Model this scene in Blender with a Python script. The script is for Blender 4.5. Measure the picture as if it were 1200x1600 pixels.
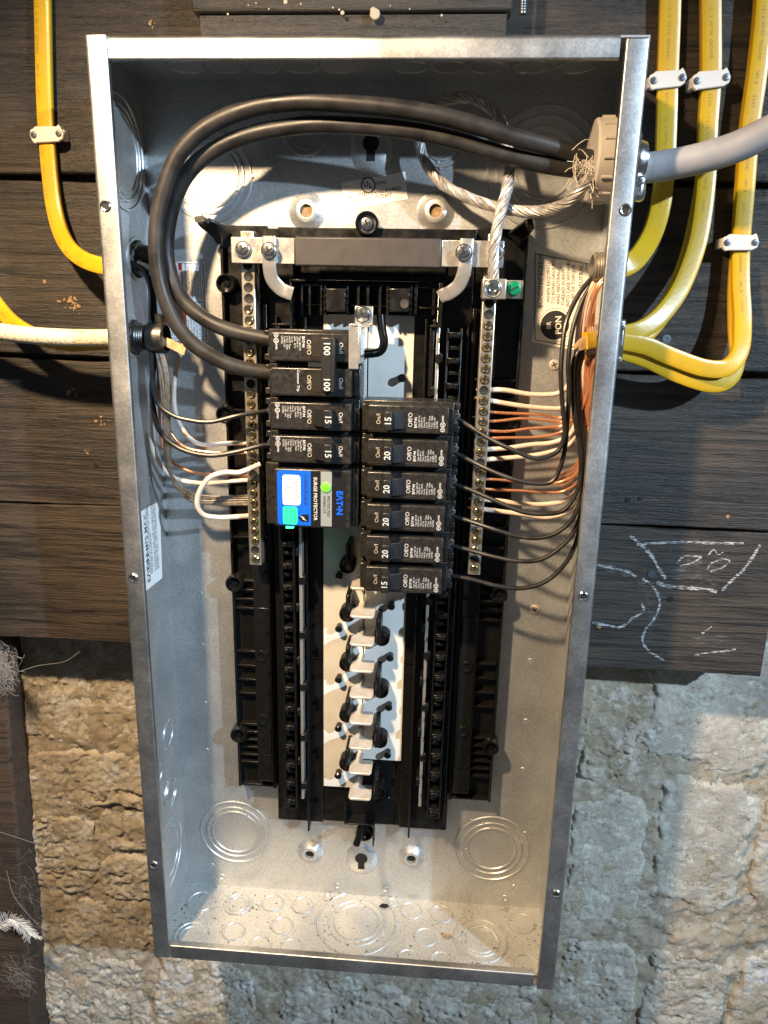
import bpy, bmesh, math, random
import numpy as np
from mathutils import Vector, Matrix
random.seed(7)
for o in list(bpy.data.objects): bpy.data.objects.remove(o)
S = bpy.context.scene
COL = S.collection

# ------------------------------------------------------------------ camera
# solved from the eight corners of the steel enclosure (359 x 737 x 91 mm)
CAMP = Vector((0.05618, -0.60882, 0.19756))
CAM_ROWS = (Vector((0.99712, 0.07284, 0.0209)), Vector((0.03902, -0.25717, -0.96558)), Vector((-0.06496, 0.96362, -0.25927)))
FPX = 1139.18
cam_data = bpy.data.cameras.new('camera')
cam_data.sensor_fit = 'VERTICAL'; cam_data.sensor_height = 36; cam_data.sensor_width = 27
cam_data.lens = FPX / 1600 * 36
cam_data.clip_start = 0.01; cam_data.clip_end = 50
cam = bpy.data.objects.new('camera', cam_data); COL.objects.link(cam)
rx, rd, rf = CAM_ROWS
M = Matrix(((rx.x, -rd.x, -rf.x), (rx.y, -rd.y, -rf.y), (rx.z, -rd.z, -rf.z))).to_4x4()
M.translation = CAMP
cam.matrix_world = M
S.camera = cam

# ------------------------------------------------------------------ world and lamps
w = bpy.data.worlds.new('World'); S.world = w; w.use_nodes = True
bg = w.node_tree.nodes['Background']
bg.inputs[0].default_value = (0.86, 0.92, 1.0, 1); bg.inputs[1].default_value = 0.075
def lamp(name, loc, aim, power, col, radius, cone):        # two hand-held work lights with soft wide beams
    l = bpy.data.lights.new(name, 'SPOT'); l.energy = power; l.color = col; l.shadow_soft_size = radius
    l.spot_size = math.radians(cone); l.spot_blend = 1.0
    o = bpy.data.objects.new(name, l); COL.objects.link(o); o.location = loc
    o.rotation_euler = (Vector(aim) - Vector(loc)).to_track_quat('-Z', 'Y').to_euler()
    return o
lamp('warm_work_lamp', (-0.25, -0.50, 0.59), (0.06, 0, -0.42), 58.0, (1.0, 0.72, 0.43), 0.019, 108)
lamp('cool_work_lamp', (1.45, -1.30, 0.90), (-0.02, 0, -0.24), 205.0, (0.60, 0.80, 1.0), 0.022, 58)
S.view_settings.view_transform = 'Standard'; S.view_settings.look = 'None'
S.view_settings.exposure = 0.34; S.view_settings.gamma = 1.0; S.view_settings.use_curve_mapping = False
S.render.engine = 'CYCLES'
S.cycles.max_bounces = 6; S.cycles.diffuse_bounces = 3; S.cycles.glossy_bounces = 4; S.cycles.transparent_max_bounces = 8
S.render.resolution_x = 768; S.render.resolution_y = 1024

# ------------------------------------------------------------------ photo pixel -> place
def ray(px, py):
    return rx * ((px - 600) / FPX) + rd * ((py - 800) / FPX) + rf
def W(px, py, d):            # point at height d (m) in front of the board plane y = 0
    v = ray(px, py); return CAMP + v * ((-d - CAMP.y) / v.y)
def WX(px, py, x):           # point on the plane x = const (side walls)
    v = ray(px, py); return CAMP + v * ((x - CAMP.x) / v.x)
def WZ(px, py, z):           # point on the plane z = const (floor of the box)
    v = ray(px, py); return CAMP + v * ((z - CAMP.z) / v.z)

# ------------------------------------------------------------------ materials
MATS = {}
def mat(name, col, rough=0.5, metal=0.0, col2=None, nscale=300, rvar=0.0, bump=0.0, bscale=800, stretch=(1, 1, 1),
        contrast=(0.35, 0.65), spec=0.5, coat=0.0, emit=0.0, alpha=None, arange=(0.40, 0.62), detail=4.0, sheen=0):
    m = bpy.data.materials.new(name); m.use_nodes = True
    nt = m.node_tree; b = nt.nodes['Principled BSDF']
    b.inputs['Base Color'].default_value = (*col, 1); b.inputs['Roughness'].default_value = rough
    b.inputs['Metallic'].default_value = metal; b.inputs['Specular IOR Level'].default_value = spec
    b.inputs['Coat Weight'].default_value = coat
    if emit:
        b.inputs['Emission Color'].default_value = (*col, 1); b.inputs['Emission Strength'].default_value = emit
    L = nt.links.new
    tc = nt.nodes.new('ShaderNodeTexCoord'); mp = nt.nodes.new('ShaderNodeMapping'); mp.inputs['Scale'].default_value = stretch
    L(tc.outputs['Object'], mp.inputs['Vector'])
    if col2 or rvar:
        n = nt.nodes.new('ShaderNodeTexNoise'); n.inputs['Scale'].default_value = nscale; n.inputs['Detail'].default_value = detail
        L(mp.outputs[0], n.inputs['Vector'])
        r = nt.nodes.new('ShaderNodeMapRange'); r.inputs[1].default_value = contrast[0]; r.inputs[2].default_value = contrast[1]
        L(n.outputs[0], r.inputs[0])
        if col2:
            mx = nt.nodes.new('ShaderNodeMix'); mx.data_type = 'RGBA'
            mx.inputs[6].default_value = (*col, 1); mx.inputs[7].default_value = (*col2, 1)
            L(r.outputs[0], mx.inputs[0]); L(mx.outputs[2], b.inputs['Base Color'])
        if rvar:
            r2 = nt.nodes.new('ShaderNodeMapRange'); r2.inputs[3].default_value = rough - rvar; r2.inputs[4].default_value = rough + rvar
            L(r.outputs[0], r2.inputs[0]); L(r2.outputs[0], b.inputs['Roughness'])
    if bump:
        n2 = nt.nodes.new('ShaderNodeTexNoise'); n2.inputs['Scale'].default_value = bscale; n2.inputs['Detail'].default_value = 5
        L(mp.outputs[0], n2.inputs['Vector'])
        bp = nt.nodes.new('ShaderNodeBump'); bp.inputs['Strength'].default_value = bump; bp.inputs['Distance'].default_value = 0.001
        L(n2.outputs[0], bp.inputs['Height']); L(bp.outputs[0], b.inputs['Normal'])
    if alpha is not None:
        n3 = nt.nodes.new('ShaderNodeTexNoise'); n3.inputs['Scale'].default_value = alpha; n3.inputs['Detail'].default_value = 6
        L(mp.outputs[0], n3.inputs['Vector'])
        r3 = nt.nodes.new('ShaderNodeMapRange'); r3.inputs[1].default_value = arange[0]; r3.inputs[2].default_value = arange[1]
        L(n3.outputs[0], r3.inputs[0]); L(r3.outputs[0], b.inputs['Alpha'])
    MATS[name] = m
    return m

def galvanised(name, base, metal, rough, dirt=None):
    m = mat(name, base, rough, metal)
    nt = m.node_tree; b = nt.nodes['Principled BSDF']; L = nt.links.new
    tc = nt.nodes.new('ShaderNodeTexCoord')
    v = nt.nodes.new('ShaderNodeTexNoise'); v.inputs['Scale'].default_value = 620; v.inputs['Detail'].default_value = 3
    L(tc.outputs['Object'], v.inputs['Vector'])
    n = nt.nodes.new('ShaderNodeTexNoise'); n.inputs['Scale'].default_value = 22; n.inputs['Detail'].default_value = 6; n.inputs['Roughness'].default_value = 0.65
    L(tc.outputs['Object'], n.inputs['Vector'])
    r = nt.nodes.new('ShaderNodeMapRange'); r.inputs[1].default_value = 0.3; r.inputs[2].default_value = 0.7
    r.inputs[3].default_value = 0.80; r.inputs[4].default_value = 1.14
    L(v.outputs[0], r.inputs[0])
    r2 = nt.nodes.new('ShaderNodeMapRange'); r2.inputs[1].default_value = 0.3; r2.inputs[2].default_value = 0.7
    r2.inputs[3].default_value = 0.84; r2.inputs[4].default_value = 1.08
    L(n.outputs[0], r2.inputs[0])
    mu = nt.nodes.new('ShaderNodeMath'); mu.operation = 'MULTIPLY'; L(r.outputs[0], mu.inputs[0]); L(r2.outputs[0], mu.inputs[1])
    mx = nt.nodes.new('ShaderNodeVectorMath'); mx.operation = 'SCALE'; mx.inputs[0].default_value = base
    L(mu.outputs[0], mx.inputs['Scale'])
    last = mx.outputs[0]
    if dirt:
        n4 = nt.nodes.new('ShaderNodeTexNoise'); n4.inputs['Scale'].default_value = dirt[1]; n4.inputs['Detail'].default_value = 2
        L(tc.outputs['Object'], n4.inputs['Vector'])
        r4 = nt.nodes.new('ShaderNodeMapRange'); r4.inputs[1].default_value = dirt[2]; r4.inputs[2].default_value = dirt[2] + 0.05
        L(n4.outputs[0], r4.inputs[0])
        m4 = nt.nodes.new('ShaderNodeMix'); m4.data_type = 'RGBA'; m4.inputs[7].default_value = (*dirt[0], 1)
        L(r4.outputs[0], m4.inputs[0]); L(last, m4.inputs[6]); last = m4.outputs[2]
    L(last, b.inputs['Base Color'])
    r3 = nt.nodes.new('ShaderNodeMapRange'); r3.inputs[1].default_value = 0.3; r3.inputs[2].default_value = 0.7
    r3.inputs[3].default_value = rough - 0.08; r3.inputs[4].default_value = rough + 0.10
    L(n.outputs[0], r3.inputs[0]); L(r3.outputs[0], b.inputs['Roughness'])
    bp = nt.nodes.new('ShaderNodeBump'); bp.inputs['Strength'].default_value = 0.12; bp.inputs['Distance'].default_value = 0.0004
    L(v.outputs[0], bp.inputs['Height']); L(bp.outputs[0], b.inputs['Normal'])
    return m
galvanised('galv_in', (0.52, 0.53, 0.53), 0.72, 0.41)
galvanised('galv_floor', (0.55, 0.555, 0.54), 0.64, 0.44, dirt=((0.16, 0.14, 0.11), 330, 0.66))
galvanised('galv_rim', (0.47, 0.48, 0.49), 1.0, 0.45, dirt=((0.42, 0.41, 0.40), 1300, 0.58))
mat('plastic', (0.006, 0.0058, 0.0055), 0.33, spec=0.32, rvar=0.1, nscale=120, bump=0.05, bscale=1500)
mat('plastic_gloss', (0.006, 0.006, 0.006), 0.16, spec=0.45)
mat('breaker', (0.014, 0.013, 0.012), 0.30, spec=0.45, col2=(0.024, 0.022, 0.020), rvar=0.08, nscale=260, bump=0.06, bscale=1800)
mat('handle', (0.012, 0.012, 0.013), 0.42, bump=0.1, bscale=1200)
mat('sleeve', (0.034, 0.029, 0.028), 0.5, rvar=0.06, nscale=90)
mat('dark', (0.004, 0.004, 0.004), 0.7)
mat('plate', (0.66, 0.65, 0.61), 0.5, col2=(0.58, 0.56, 0.51), nscale=60, contrast=(0.45, 0.75), bump=0.05)
mat('stab', (0.70, 0.66, 0.60), 0.36, 0.45, col2=(0.58, 0.52, 0.44), nscale=110, bump=0.1, bscale=700)
mat('tinned', (0.72, 0.70, 0.66), 0.3, 0.8, col2=(0.60, 0.57, 0.52), nscale=160, rvar=0.08, bump=0.08)
mat('alu', (0.56, 0.53, 0.47), 0.34, 0.85, col2=(0.45, 0.41, 0.34), nscale=200, rvar=0.08)
mat('zinc', (0.72, 0.74, 0.76), 0.2, 1.0, rvar=0.08, nscale=200)
mat('brass', (0.78, 0.60, 0.30), 0.22, 1.0, col2=(0.55, 0.38, 0.16), nscale=400)
mat('green_screw', (0.01, 0.32, 0.15), 0.25, 0.55)
mat('copper', (0.86, 0.42, 0.23), 0.34, 0.7, col2=(0.66, 0.29, 0.15), nscale=150, rvar=0.08)
mat('strand', (0.60, 0.57, 0.53), 0.42, 0.55, col2=(0.34, 0.32, 0.30), nscale=220)
mat('old_tinned', (0.34, 0.32, 0.29), 0.4, 0.9, col2=(0.20, 0.17, 0.13), nscale=260)
mat('black_cable', (0.012, 0.011, 0.0105), 0.44, spec=0.34, col2=(0.030, 0.027, 0.026), nscale=55, stretch=(1, 1, 1), rvar=0.07, bump=0.08, bscale=500)
mat('black_wire', (0.010, 0.010, 0.011), 0.34, spec=0.3, col2=(0.022, 0.022, 0.023), nscale=120)
mat('white_wire', (0.66, 0.55, 0.46), 0.40, col2=(0.58, 0.47, 0.39), nscale=90)
mat('yellow', (0.54, 0.325, 0.010), 0.34, col2=(0.47, 0.275, 0.009), nscale=45, bump=0.10, bscale=350, rvar=0.05)
mat('cable_print', (0.30, 0.19, 0.02), 0.6)
mat('gray_cable', (0.27, 0.26, 0.265), 0.5, col2=(0.33, 0.315, 0.315), nscale=60, bump=0.15, bscale=160)
mat('gray_plastic', (0.44, 0.40, 0.35), 0.42, col2=(0.40, 0.36, 0.31), nscale=90, bump=0.05)
mat('clip', (0.60, 0.55, 0.50), 0.45, bump=0.1, bscale=500)
mat('nail', (0.20, 0.20, 0.22), 0.35, 0.9)
mat('cloth', (0.60, 0.54, 0.40), 0.85, col2=(0.30, 0.24, 0.15), nscale=420, contrast=(0.5, 0.72), bump=0.6, bscale=900)
mat('kraft', (0.52, 0.36, 0.20), 0.8, col2=(0.36, 0.23, 0.11), nscale=160, bump=0.3)
mat('paper_white', (0.84, 0.84, 0.83), 0.5, bump=0.04, bscale=300)
mat('drip', (0.36, 0.31, 0.24), 0.7)
mat('led_side', (0.02, 1.0, 0.22), 0.4, emit=9.0)
mat('paper_cream', (0.84, 0.79, 0.72), 0.5, bump=0.04, bscale=300)
mat('ink', (0.02, 0.02, 0.022), 0.6)
mat('ink_dim', (0.10, 0.10, 0.11), 0.6)
mat('red', (0.42, 0.03, 0.02), 0.5)
mat('print_white', (0.52, 0.52, 0.51), 0.5)
mat('feather', (0.75, 0.74, 0.72), 0.7)
mat('blue', (0.005, 0.10, 0.62), 0.35)
mat('label_black', (0.008, 0.008, 0.009), 0.4)
mat('silver_band', (0.28, 0.30, 0.30), 0.4, 0.2)
mat('led', (0.10, 0.90, 0.02), 0.4, emit=1.1)
mat('led_window', (0.02, 0.90, 0.26), 0.4, emit=0.75)
mat('fray', (0.62, 0.55, 0.46), 0.6)
mat('oldmetal', (0.07, 0.065, 0.06), 0.38, 0.85, col2=(0.20, 0.19, 0.17), nscale=140, contrast=(0.4, 0.75), bump=0.2, bscale=600)
mat('crumb', (0.20, 0.135, 0.08), 0.9, col2=(0.30, 0.19, 0.09), nscale=200, bump=0.5, bscale=600)
mat('chalk', (0.50, 0.50, 0.51), 0.95, alpha=700, stretch=(0.30, 1, 1.9), arange=(0.40, 0.66))
mat('chalk_dust', (0.26, 0.26, 0.27), 0.95, alpha=300, stretch=(0.3, 1, 1.8), arange=(0.48, 1.1))
mat('web', (0.26, 0.245, 0.23), 0.9)
mat('iron', (0.16, 0.18, 0.21), 0.4, 0.8)

def wood(name, c1, c2, c3, rough):
    m = bpy.data.materials.new(name); m.use_nodes = True; nt = m.node_tree; b = nt.nodes['Principled BSDF']; L = nt.links.new
    tc = nt.nodes.new('ShaderNodeTexCoord'); oi = nt.nodes.new('ShaderNodeObjectInfo')
    ad = nt.nodes.new('ShaderNodeVectorMath'); ad.operation = 'ADD'; L(tc.outputs['Object'], ad.inputs[0])
    sc = nt.nodes.new('ShaderNodeVectorMath'); sc.operation = 'SCALE'; sc.inputs[0].default_value = (3.1, 5.7, 2.3); L(oi.outputs['Random'], sc.inputs['Scale']); L(sc.outputs[0], ad.inputs[1])
    def noise(stretch, scale, detail, rough_=0.6, dist=0.0):
        mp = nt.nodes.new('ShaderNodeMapping'); mp.inputs['Scale'].default_value = stretch; L(ad.outputs[0], mp.inputs['Vector'])
        n = nt.nodes.new('ShaderNodeTexNoise'); n.inputs['Scale'].default_value = scale; n.inputs['Detail'].default_value = detail
        n.inputs['Roughness'].default_value = rough_; n.inputs['Distortion'].default_value = dist; L(mp.outputs[0], n.inputs['Vector']); return n
    grain = noise((0.045, 1, 1), 240, 6, 0.7, 0.4); blot = noise((0.35, 1, 1), 14, 5, 0.65, 0.6); fine = noise((0.1, 1, 1), 1300, 3)
    dust = noise((1, 1, 1), 300, 4, 0.7)
    def mr(src, a, b_, c=0, d_=1):
        r = nt.nodes.new('ShaderNodeMapRange'); r.inputs[1].default_value = a; r.inputs[2].default_value = b_; r.inputs[3].default_value = c; r.inputs[4].default_value = d_
        L(src, r.inputs[0]); return r.outputs[0]
    def mix(f, A, B):
        x = nt.nodes.new('ShaderNodeMix'); x.data_type = 'RGBA'; L(f, x.inputs[0])
        for k, v in ((6, A), (7, B)):
            if isinstance(v, tuple): x.inputs[k].default_value = (*v, 1)
            else: L(v, x.inputs[k])
        return x.outputs[2]
    base = mix(mr(blot.outputs[0], 0.42, 0.60), c1, c2)
    base = mix(mr(grain.outputs[0], 0.47, 0.62), base, c3)
    base = mix(mr(dust.outputs[0], 0.70, 0.76), base, (0.16, 0.135, 0.10))
    L(base, b.inputs['Base Color'])
    L(mr(blot.outputs[0], 0.3, 0.7, rough + 0.1, rough - 0.1), b.inputs['Roughness'])
    h = nt.nodes.new('ShaderNodeMath'); h.operation = 'MULTIPLY_ADD'; h.inputs[1].default_value = 0.35; L(fine.outputs[0], h.inputs[0]); L(grain.outputs[0], h.inputs[2])
    bp = nt.nodes.new('ShaderNodeBump'); bp.inputs['Strength'].default_value = 0.8; bp.inputs['Distance'].default_value = 0.0022
    L(h.outputs[0], bp.inputs['Height']); L(bp.outputs[0], b.inputs['Normal'])
    MATS[name] = m
wood('board_wood', (0.050, 0.036, 0.025), (0.018, 0.014, 0.011), (0.006, 0.005, 0.004), 0.55)
wood('post_wood', (0.075, 0.046, 0.031), (0.046, 0.030, 0.021), (0.026, 0.017, 0.012), 0.75)
wood('black_wood', (0.040, 0.036, 0.033), (0.026, 0.024, 0.023), (0.016, 0.015, 0.014), 0.5)

def stone_mat(name, tints):
    m = bpy.data.materials.new(name); m.use_nodes = True; nt = m.node_tree; b = nt.nodes['Principled BSDF']; L = nt.links.new
    tc = nt.nodes.new('ShaderNodeTexCoord')
    def noise(scale, detail, rough_=0.6, off=0.0):
        mp = nt.nodes.new('ShaderNodeMapping'); mp.inputs['Location'].default_value = (off, off * 0.7, off * 1.3); L(tc.outputs['Object'], mp.inputs['Vector'])
        n = nt.nodes.new('ShaderNodeTexNoise'); n.inputs['Scale'].default_value = scale; n.inputs['Detail'].default_value = detail
        n.inputs['Roughness'].default_value = rough_; L(mp.outputs[0], n.inputs['Vector']); return n.outputs[0]
    def mr(src, a, b_):
        r = nt.nodes.new('ShaderNodeMapRange'); r.inputs[1].default_value = a; r.inputs[2].default_value = b_; L(src, r.inputs[0]); return r.outputs[0]
    def mix(f, A, B):
        x = nt.nodes.new('ShaderNodeMix'); x.data_type = 'RGBA'; L(f, x.inputs[0])
        for k, v in ((6, A), (7, B)):
            if isinstance(v, tuple): x.inputs[k].default_value = (*v, 1)
            else: L(v, x.inputs[k])
        return x.outputs[2]
    c = mix(mr(noise(17, 6, 0.65), 0.40, 0.60), tints[0], tints[1])
    c = mix(mr(noise(34, 7, 0.7, 3.3), 0.50, 0.64), c, tints[2])
    c = mix(mr(noise(38, 9, 0.82, 5.2), 0.53, 0.57), c, tuple(min(0.74, a * 1.12) for a in tints[2]))
    c = mix(mr(noise(60, 9, 0.84, 7.1), 0.56, 0.64), c, tints[3])
    c = mix(mr(noise(420, 3, 0.6, 1.1), 0.62, 0.72), c, tints[3])
    L(c, b.inputs['Base Color']); b.inputs['Roughness'].default_value = 0.9; b.inputs['Specular IOR Level'].default_value = 0.2
    bp = nt.nodes.new('ShaderNodeBump'); bp.inputs['Strength'].default_value = 1.0; bp.inputs['Distance'].default_value = 0.0036
    L(noise(420, 9, 0.85), bp.inputs['Height']); L(bp.outputs[0], b.inputs['Normal'])
    MATS[name] = m
stone_mat('stone_tan', ((0.68, 0.61, 0.49), (0.52, 0.44, 0.33), (0.78, 0.74, 0.66), (0.20, 0.16, 0.12)))
stone_mat('stone_grey', ((0.62, 0.57, 0.49), (0.50, 0.455, 0.39), (0.72, 0.67, 0.58), (0.24, 0.21, 0.17)))
stone_mat('mortar', ((0.52, 0.44, 0.33), (0.42, 0.35, 0.25), (0.60, 0.55, 0.47), (0.20, 0.16, 0.115)))

# ------------------------------------------------------------------ mesh tools
BASE = {}
def yv(x, d, z): return Vector((x, -d, z))
class MB:
    def __init__(s): s.v = []; s.f = []; s.m = []; s.k = 0
    def add(s, vs, fs):
        o = len(s.v); s.v += [Vector(a) for a in vs]; s.f += [tuple(i + o for i in f) for f in fs]; s.m += [s.k] * len(fs); return s
    def box(s, x0, x1, d0, d1, z0, z1):
        x0, x1 = min(x0, x1), max(x0, x1); z0, z1 = min(z0, z1), max(z0, z1)
        return s.add([(x0, -d1, z0), (x1, -d1, z0), (x1, -d0, z0), (x0, -d0, z0), (x0, -d1, z1), (x1, -d1, z1), (x1, -d0, z1), (x0, -d0, z1)],
                     [(3, 2, 1, 0), (4, 5, 6, 7), (0, 1, 5, 4), (1, 2, 6, 5), (2, 3, 7, 6), (3, 0, 4, 7)])
    def prism(s, poly, a, b, origin=Vector((0, 0, 0)), U=Vector((1, 0, 0)), V=Vector((0, 0, 1)), N=Vector((0, -1, 0))):
        n = len(poly)
        vs = [origin + U * p[0] + V * p[1] + N * a for p in poly] + [origin + U * p[0] + V * p[1] + N * b for p in poly]
        fs = [tuple(range(n - 1, -1, -1)), tuple(range(n, 2 * n))] + [(i, (i + 1) % n, n + (i + 1) % n, n + i) for i in range(n)]
        return s.add(vs, fs)
    def lathe(s, prof, seg, c, N=Vector((0, -1, 0)), sx=1.0, jit=0):
        N = N.normalized(); U = N.orthogonal().normalized() if abs(N.y) < 0.99 else Vector((1, 0, 0)); V = N.cross(U)
        vs = []; fs = []
        for r, h in prof:
            for i in range(seg):
                a = 2 * math.pi * i / seg
                vs.append(c + U * (r * math.cos(a)) + V * (r * math.sin(a)) + N * h)
        for j in range(len(prof) - 1):
            for i in range(seg):
                i2 = (i + 1) % seg; fs.append((j * seg + i, j * seg + i2, (j + 1) * seg + i2, (j + 1) * seg + i))
        if prof[-1][0] > 1e-6: fs.append(tuple((len(prof) - 1) * seg + i for i in range(seg)))
        return s.add(vs, fs)
    def tube(s, pts, r, seg=8, cap=True, flat=None, rfun=None, up=None):
        n = len(pts); T = []
        for i in range(n):
            t = pts[min(i + 1, n - 1)] - pts[max(i - 1, 0)]; T.append(t.normalized() if t.length > 1e-9 else Vector((0, 0, 1)))
        vs = []; fs = []; N = None
        for i in range(n):
            if flat is not None:
                side = T[i].cross(up or Vector((0, -1, 0))); side = side.normalized() if side.length > 1e-5 else Vector((1, 0, 0))
                nn = side.cross(T[i]).normalized()
            else:
                if N is None: N = T[i].orthogonal().normalized()
                else: N = (N - T[i] * N.dot(T[i])).normalized()
                side = N; nn = T[i].cross(N)
            k = rfun(i / (n - 1)) if rfun else 1.0
            for j in range(seg):
                a = 2 * math.pi * (j + 0.5) / seg
                if flat is not None:
                    ca, sa = math.cos(a), math.sin(a); e = 0.42
                    u = math.copysign(abs(ca) ** e, ca) * r; v = math.copysign(abs(sa) ** e, sa) * flat
                else: u = math.cos(a) * r; v = math.sin(a) * r
                vs.append(pts[i] + side * (u * k) + nn * (v * k))
        for i in range(n - 1):
            for j in range(seg):
                j2 = (j + 1) % seg; fs.append((i * seg + j, (i + 1) * seg + j, (i + 1) * seg + j2, i * seg + j2))
        if cap: fs += [tuple(range(seg)), tuple(n * seg - 1 - i for i in range(seg))]
        return s.add(vs, fs)
    def strands(s, pts, R, n, pitch, seg=6):
        m = len(pts); N = None; c = [[] for _ in range(n)]; acc = 0
        rs = R * math.sin(math.pi / n) / (1 + math.sin(math.pi / n)) * 1.05
        for i in range(m):
            t = (pts[min(i + 1, m - 1)] - pts[max(i - 1, 0)]).normalized()
            N = t.orthogonal().normalized() if N is None else (N - t * N.dot(t)).normalized()
            B = t.cross(N)
            if i: acc += (pts[i] - pts[i - 1]).length
            for k in range(n):
                a = 2 * math.pi * (k / n + acc / pitch) + 0.12 * math.sin(k * 2.3 + acc * 90)
                rr = (R - rs) * (1 + 0.05 * math.sin(k * 5.1 + acc * 60))
                c[k].append(pts[i] + N * (rr * math.cos(a)) + B * (rr * math.sin(a)))
        for k in range(n): s.tube(c[k], rs, seg)
        s.tube(pts, R - 1.7 * rs, 6)
        return s
    def build(s, name, mats, parent=None, smooth=35, bevel=0, bseg=2):
        me = bpy.data.meshes.new(name)
        b = BASE.get(parent.name, Vector((0, 0, 0))) if parent else Vector((0, 0, 0))
        me.from_pydata([v - b for v in s.v], [], s.f); me.validate(); me.update()
        if smooth:
            bm = bmesh.new(); bm.from_mesh(me); bmesh.ops.recalc_face_normals(bm, faces=bm.faces); bm.to_mesh(me); bm.free()
        for mm in ([mats] if isinstance(mats, str) else mats): me.materials.append(MATS[mm])
        if len(me.polygons) == len(s.m): me.polygons.foreach_set('material_index', s.m)
        if smooth:
            me.polygons.foreach_set('use_smooth', [True] * len(me.polygons)); me.set_sharp_from_angle(angle=math.radians(smooth))
        o = bpy.data.objects.new(name, me); COL.objects.link(o)
        if parent: o.parent = parent; BASE[o.name] = b
        if bevel:
            mod = o.modifiers.new('bevel', 'BEVEL'); mod.width = bevel; mod.segments = bseg; mod.limit_method = 'ANGLE'; mod.angle_limit = math.radians(40)
        return o
def thing(name, label, cat, loc=(0, 0, 0), group=None):
    o = bpy.data.objects.new(name, None); COL.objects.link(o); o.location = loc; o.empty_display_size = 0.01
    BASE[o.name] = Vector(loc); return tag(o, label, cat, group)
def tag(o, label, cat, group=None):
    o['label'] = label; o['category'] = cat
    if group: o['group'] = group
    return o
def inst(me, name, parent, pos, rot=None):     # another piece sharing the mesh
    o = bpy.data.objects.new(name, me); COL.objects.link(o); o.parent = parent
    o.location = Vector(pos) - BASE.get(parent.name, Vector((0, 0, 0)))
    if rot: o.rotation_euler = rot
    BASE[o.name] = Vector(pos)
    return o
def spline(ctrl, n=10):
    c = [ctrl[0] * 2 - ctrl[1]] + list(ctrl) + [ctrl[-1] * 2 - ctrl[-2]]; out = []
    for i in range(1, len(c) - 2):
        p0, p1, p2, p3 = c[i - 1:i + 3]
        for k in range(n):
            t = k / n
            out.append(0.5 * ((2 * p1) + (p2 - p0) * t + (2 * p0 - 5 * p1 + 4 * p2 - p3) * t * t + (3 * p1 - p0 - 3 * p2 + p3) * t ** 3))
    out.append(ctrl[-1]); return out
def resample(pts, step):
    out = [pts[0]]; acc = 0
    for a, b in zip(pts, pts[1:]):
        L = (b - a).length
        while acc + L >= step and L > 1e-9:
            a = a.lerp(b, (step - acc) / L); out.append(a); L = (b - a).length; acc = 0
        acc += L
    out.append(pts[-1]); return out
def px_path(l, n=10): return spline([W(*p) for p in l], n)
def rrect(w_, h, r, n=4):
    out = []
    for cx, cz, a0 in ((w_ / 2 - r, h / 2 - r, 0), (-w_ / 2 + r, h / 2 - r, 90), (-w_ / 2 + r, -h / 2 + r, 180), (w_ / 2 - r, -h / 2 + r, 270)):
        for k in range(n + 1):
            a = math.radians(a0 + 90 * k / n); out.append((cx + r * math.cos(a), cz + r * math.sin(a)))
    return out
_G = {}
def glyph(s, bold=0.0):
    if (s, bold) not in _G:
        cu = bpy.data.curves.new('text', 'FONT'); cu.body = s; cu.size = 1.0; cu.align_x = 'CENTER'; cu.align_y = 'CENTER'; cu.resolution_u = 2; cu.offset = bold
        ob = bpy.data.objects.new('text', cu); me = ob.to_mesh()
        _G[(s, bold)] = ([v.co.copy() for v in me.vertices], [tuple(p.vertices) for p in me.polygons])
        ob.to_mesh_clear(); bpy.data.objects.remove(ob); bpy.data.curves.remove(cu)
    return _G[(s, bold)]
def text(mb, s, size, org, U, V, bold=0.0, wide=1.0, align=0):
    vs, fs = glyph(s, bold); dx = 0
    if align and vs:
        xs = [v.x for v in vs]; dx = -min(xs) if align < 0 else -max(xs)
    mb.add([org + U * ((v.x + dx) * size * wide) + V * (v.y * size) for v in vs], fs)
X_, Z_, Y_ = Vector((1, 0, 0)), Vector((0, 0, 1)), Vector((0, -1, 0))
def disc(mb, c, r, seg=20, N=Y_): mb.lathe([(r, 0)], seg, c, N) if False else mb.lathe([(r, -0.00005), (r, 0)], seg, c, N)
def cross_screw(name, r, h, mat_, dark='dark', slot=False, washer=0.0):
    m = MB(); c = Vector((0, 0, 0))
    prof = [(r, 0), (r, h * 0.55), (r * 0.86, h * 0.9), (r * 0.55, h), (0.0, h)]
    if washer: prof = [(washer, 0), (washer, h * 0.3), (r, h * 0.3)] + prof[1:]
    m.lathe(prof, 20, c); m.k = 1
    a = 0.5
    for q in ((a, a + math.pi / 2) if not slot else (a,)):
        U = Vector((math.cos(q), 0, math.sin(q))); V = Vector((-math.sin(q), 0, math.cos(q)))
        m.prism([(-r * 0.6, -r * 0.11), (r * 0.6, -r * 0.11), (r * 0.6, r * 0.11), (-r * 0.6, r * 0.11)], h * 0.6, h * 1.04, c, U, V)
    me_o = m.build(name, [mat_, dark], None, 40); me = me_o.data; bpy.data.objects.remove(me_o); return me
SCREW_ZINC = cross_screw('screw', 0.0052, 0.0035, 'zinc', washer=0.0062)
SCREW_FLAT = cross_screw('screw', 0.0042, 0.0014, 'gray_plastic')
SCREW_SMALL = cross_screw('screw', 0.0032, 0.0022, 'zinc')
SCREW_GREEN = cross_screw('bonding_screw', 0.0052, 0.0050, 'green_screw', slot=True)
NAIL = cross_screw('nail', 0.0024, 0.0012, 'nail', slot=True)
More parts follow.
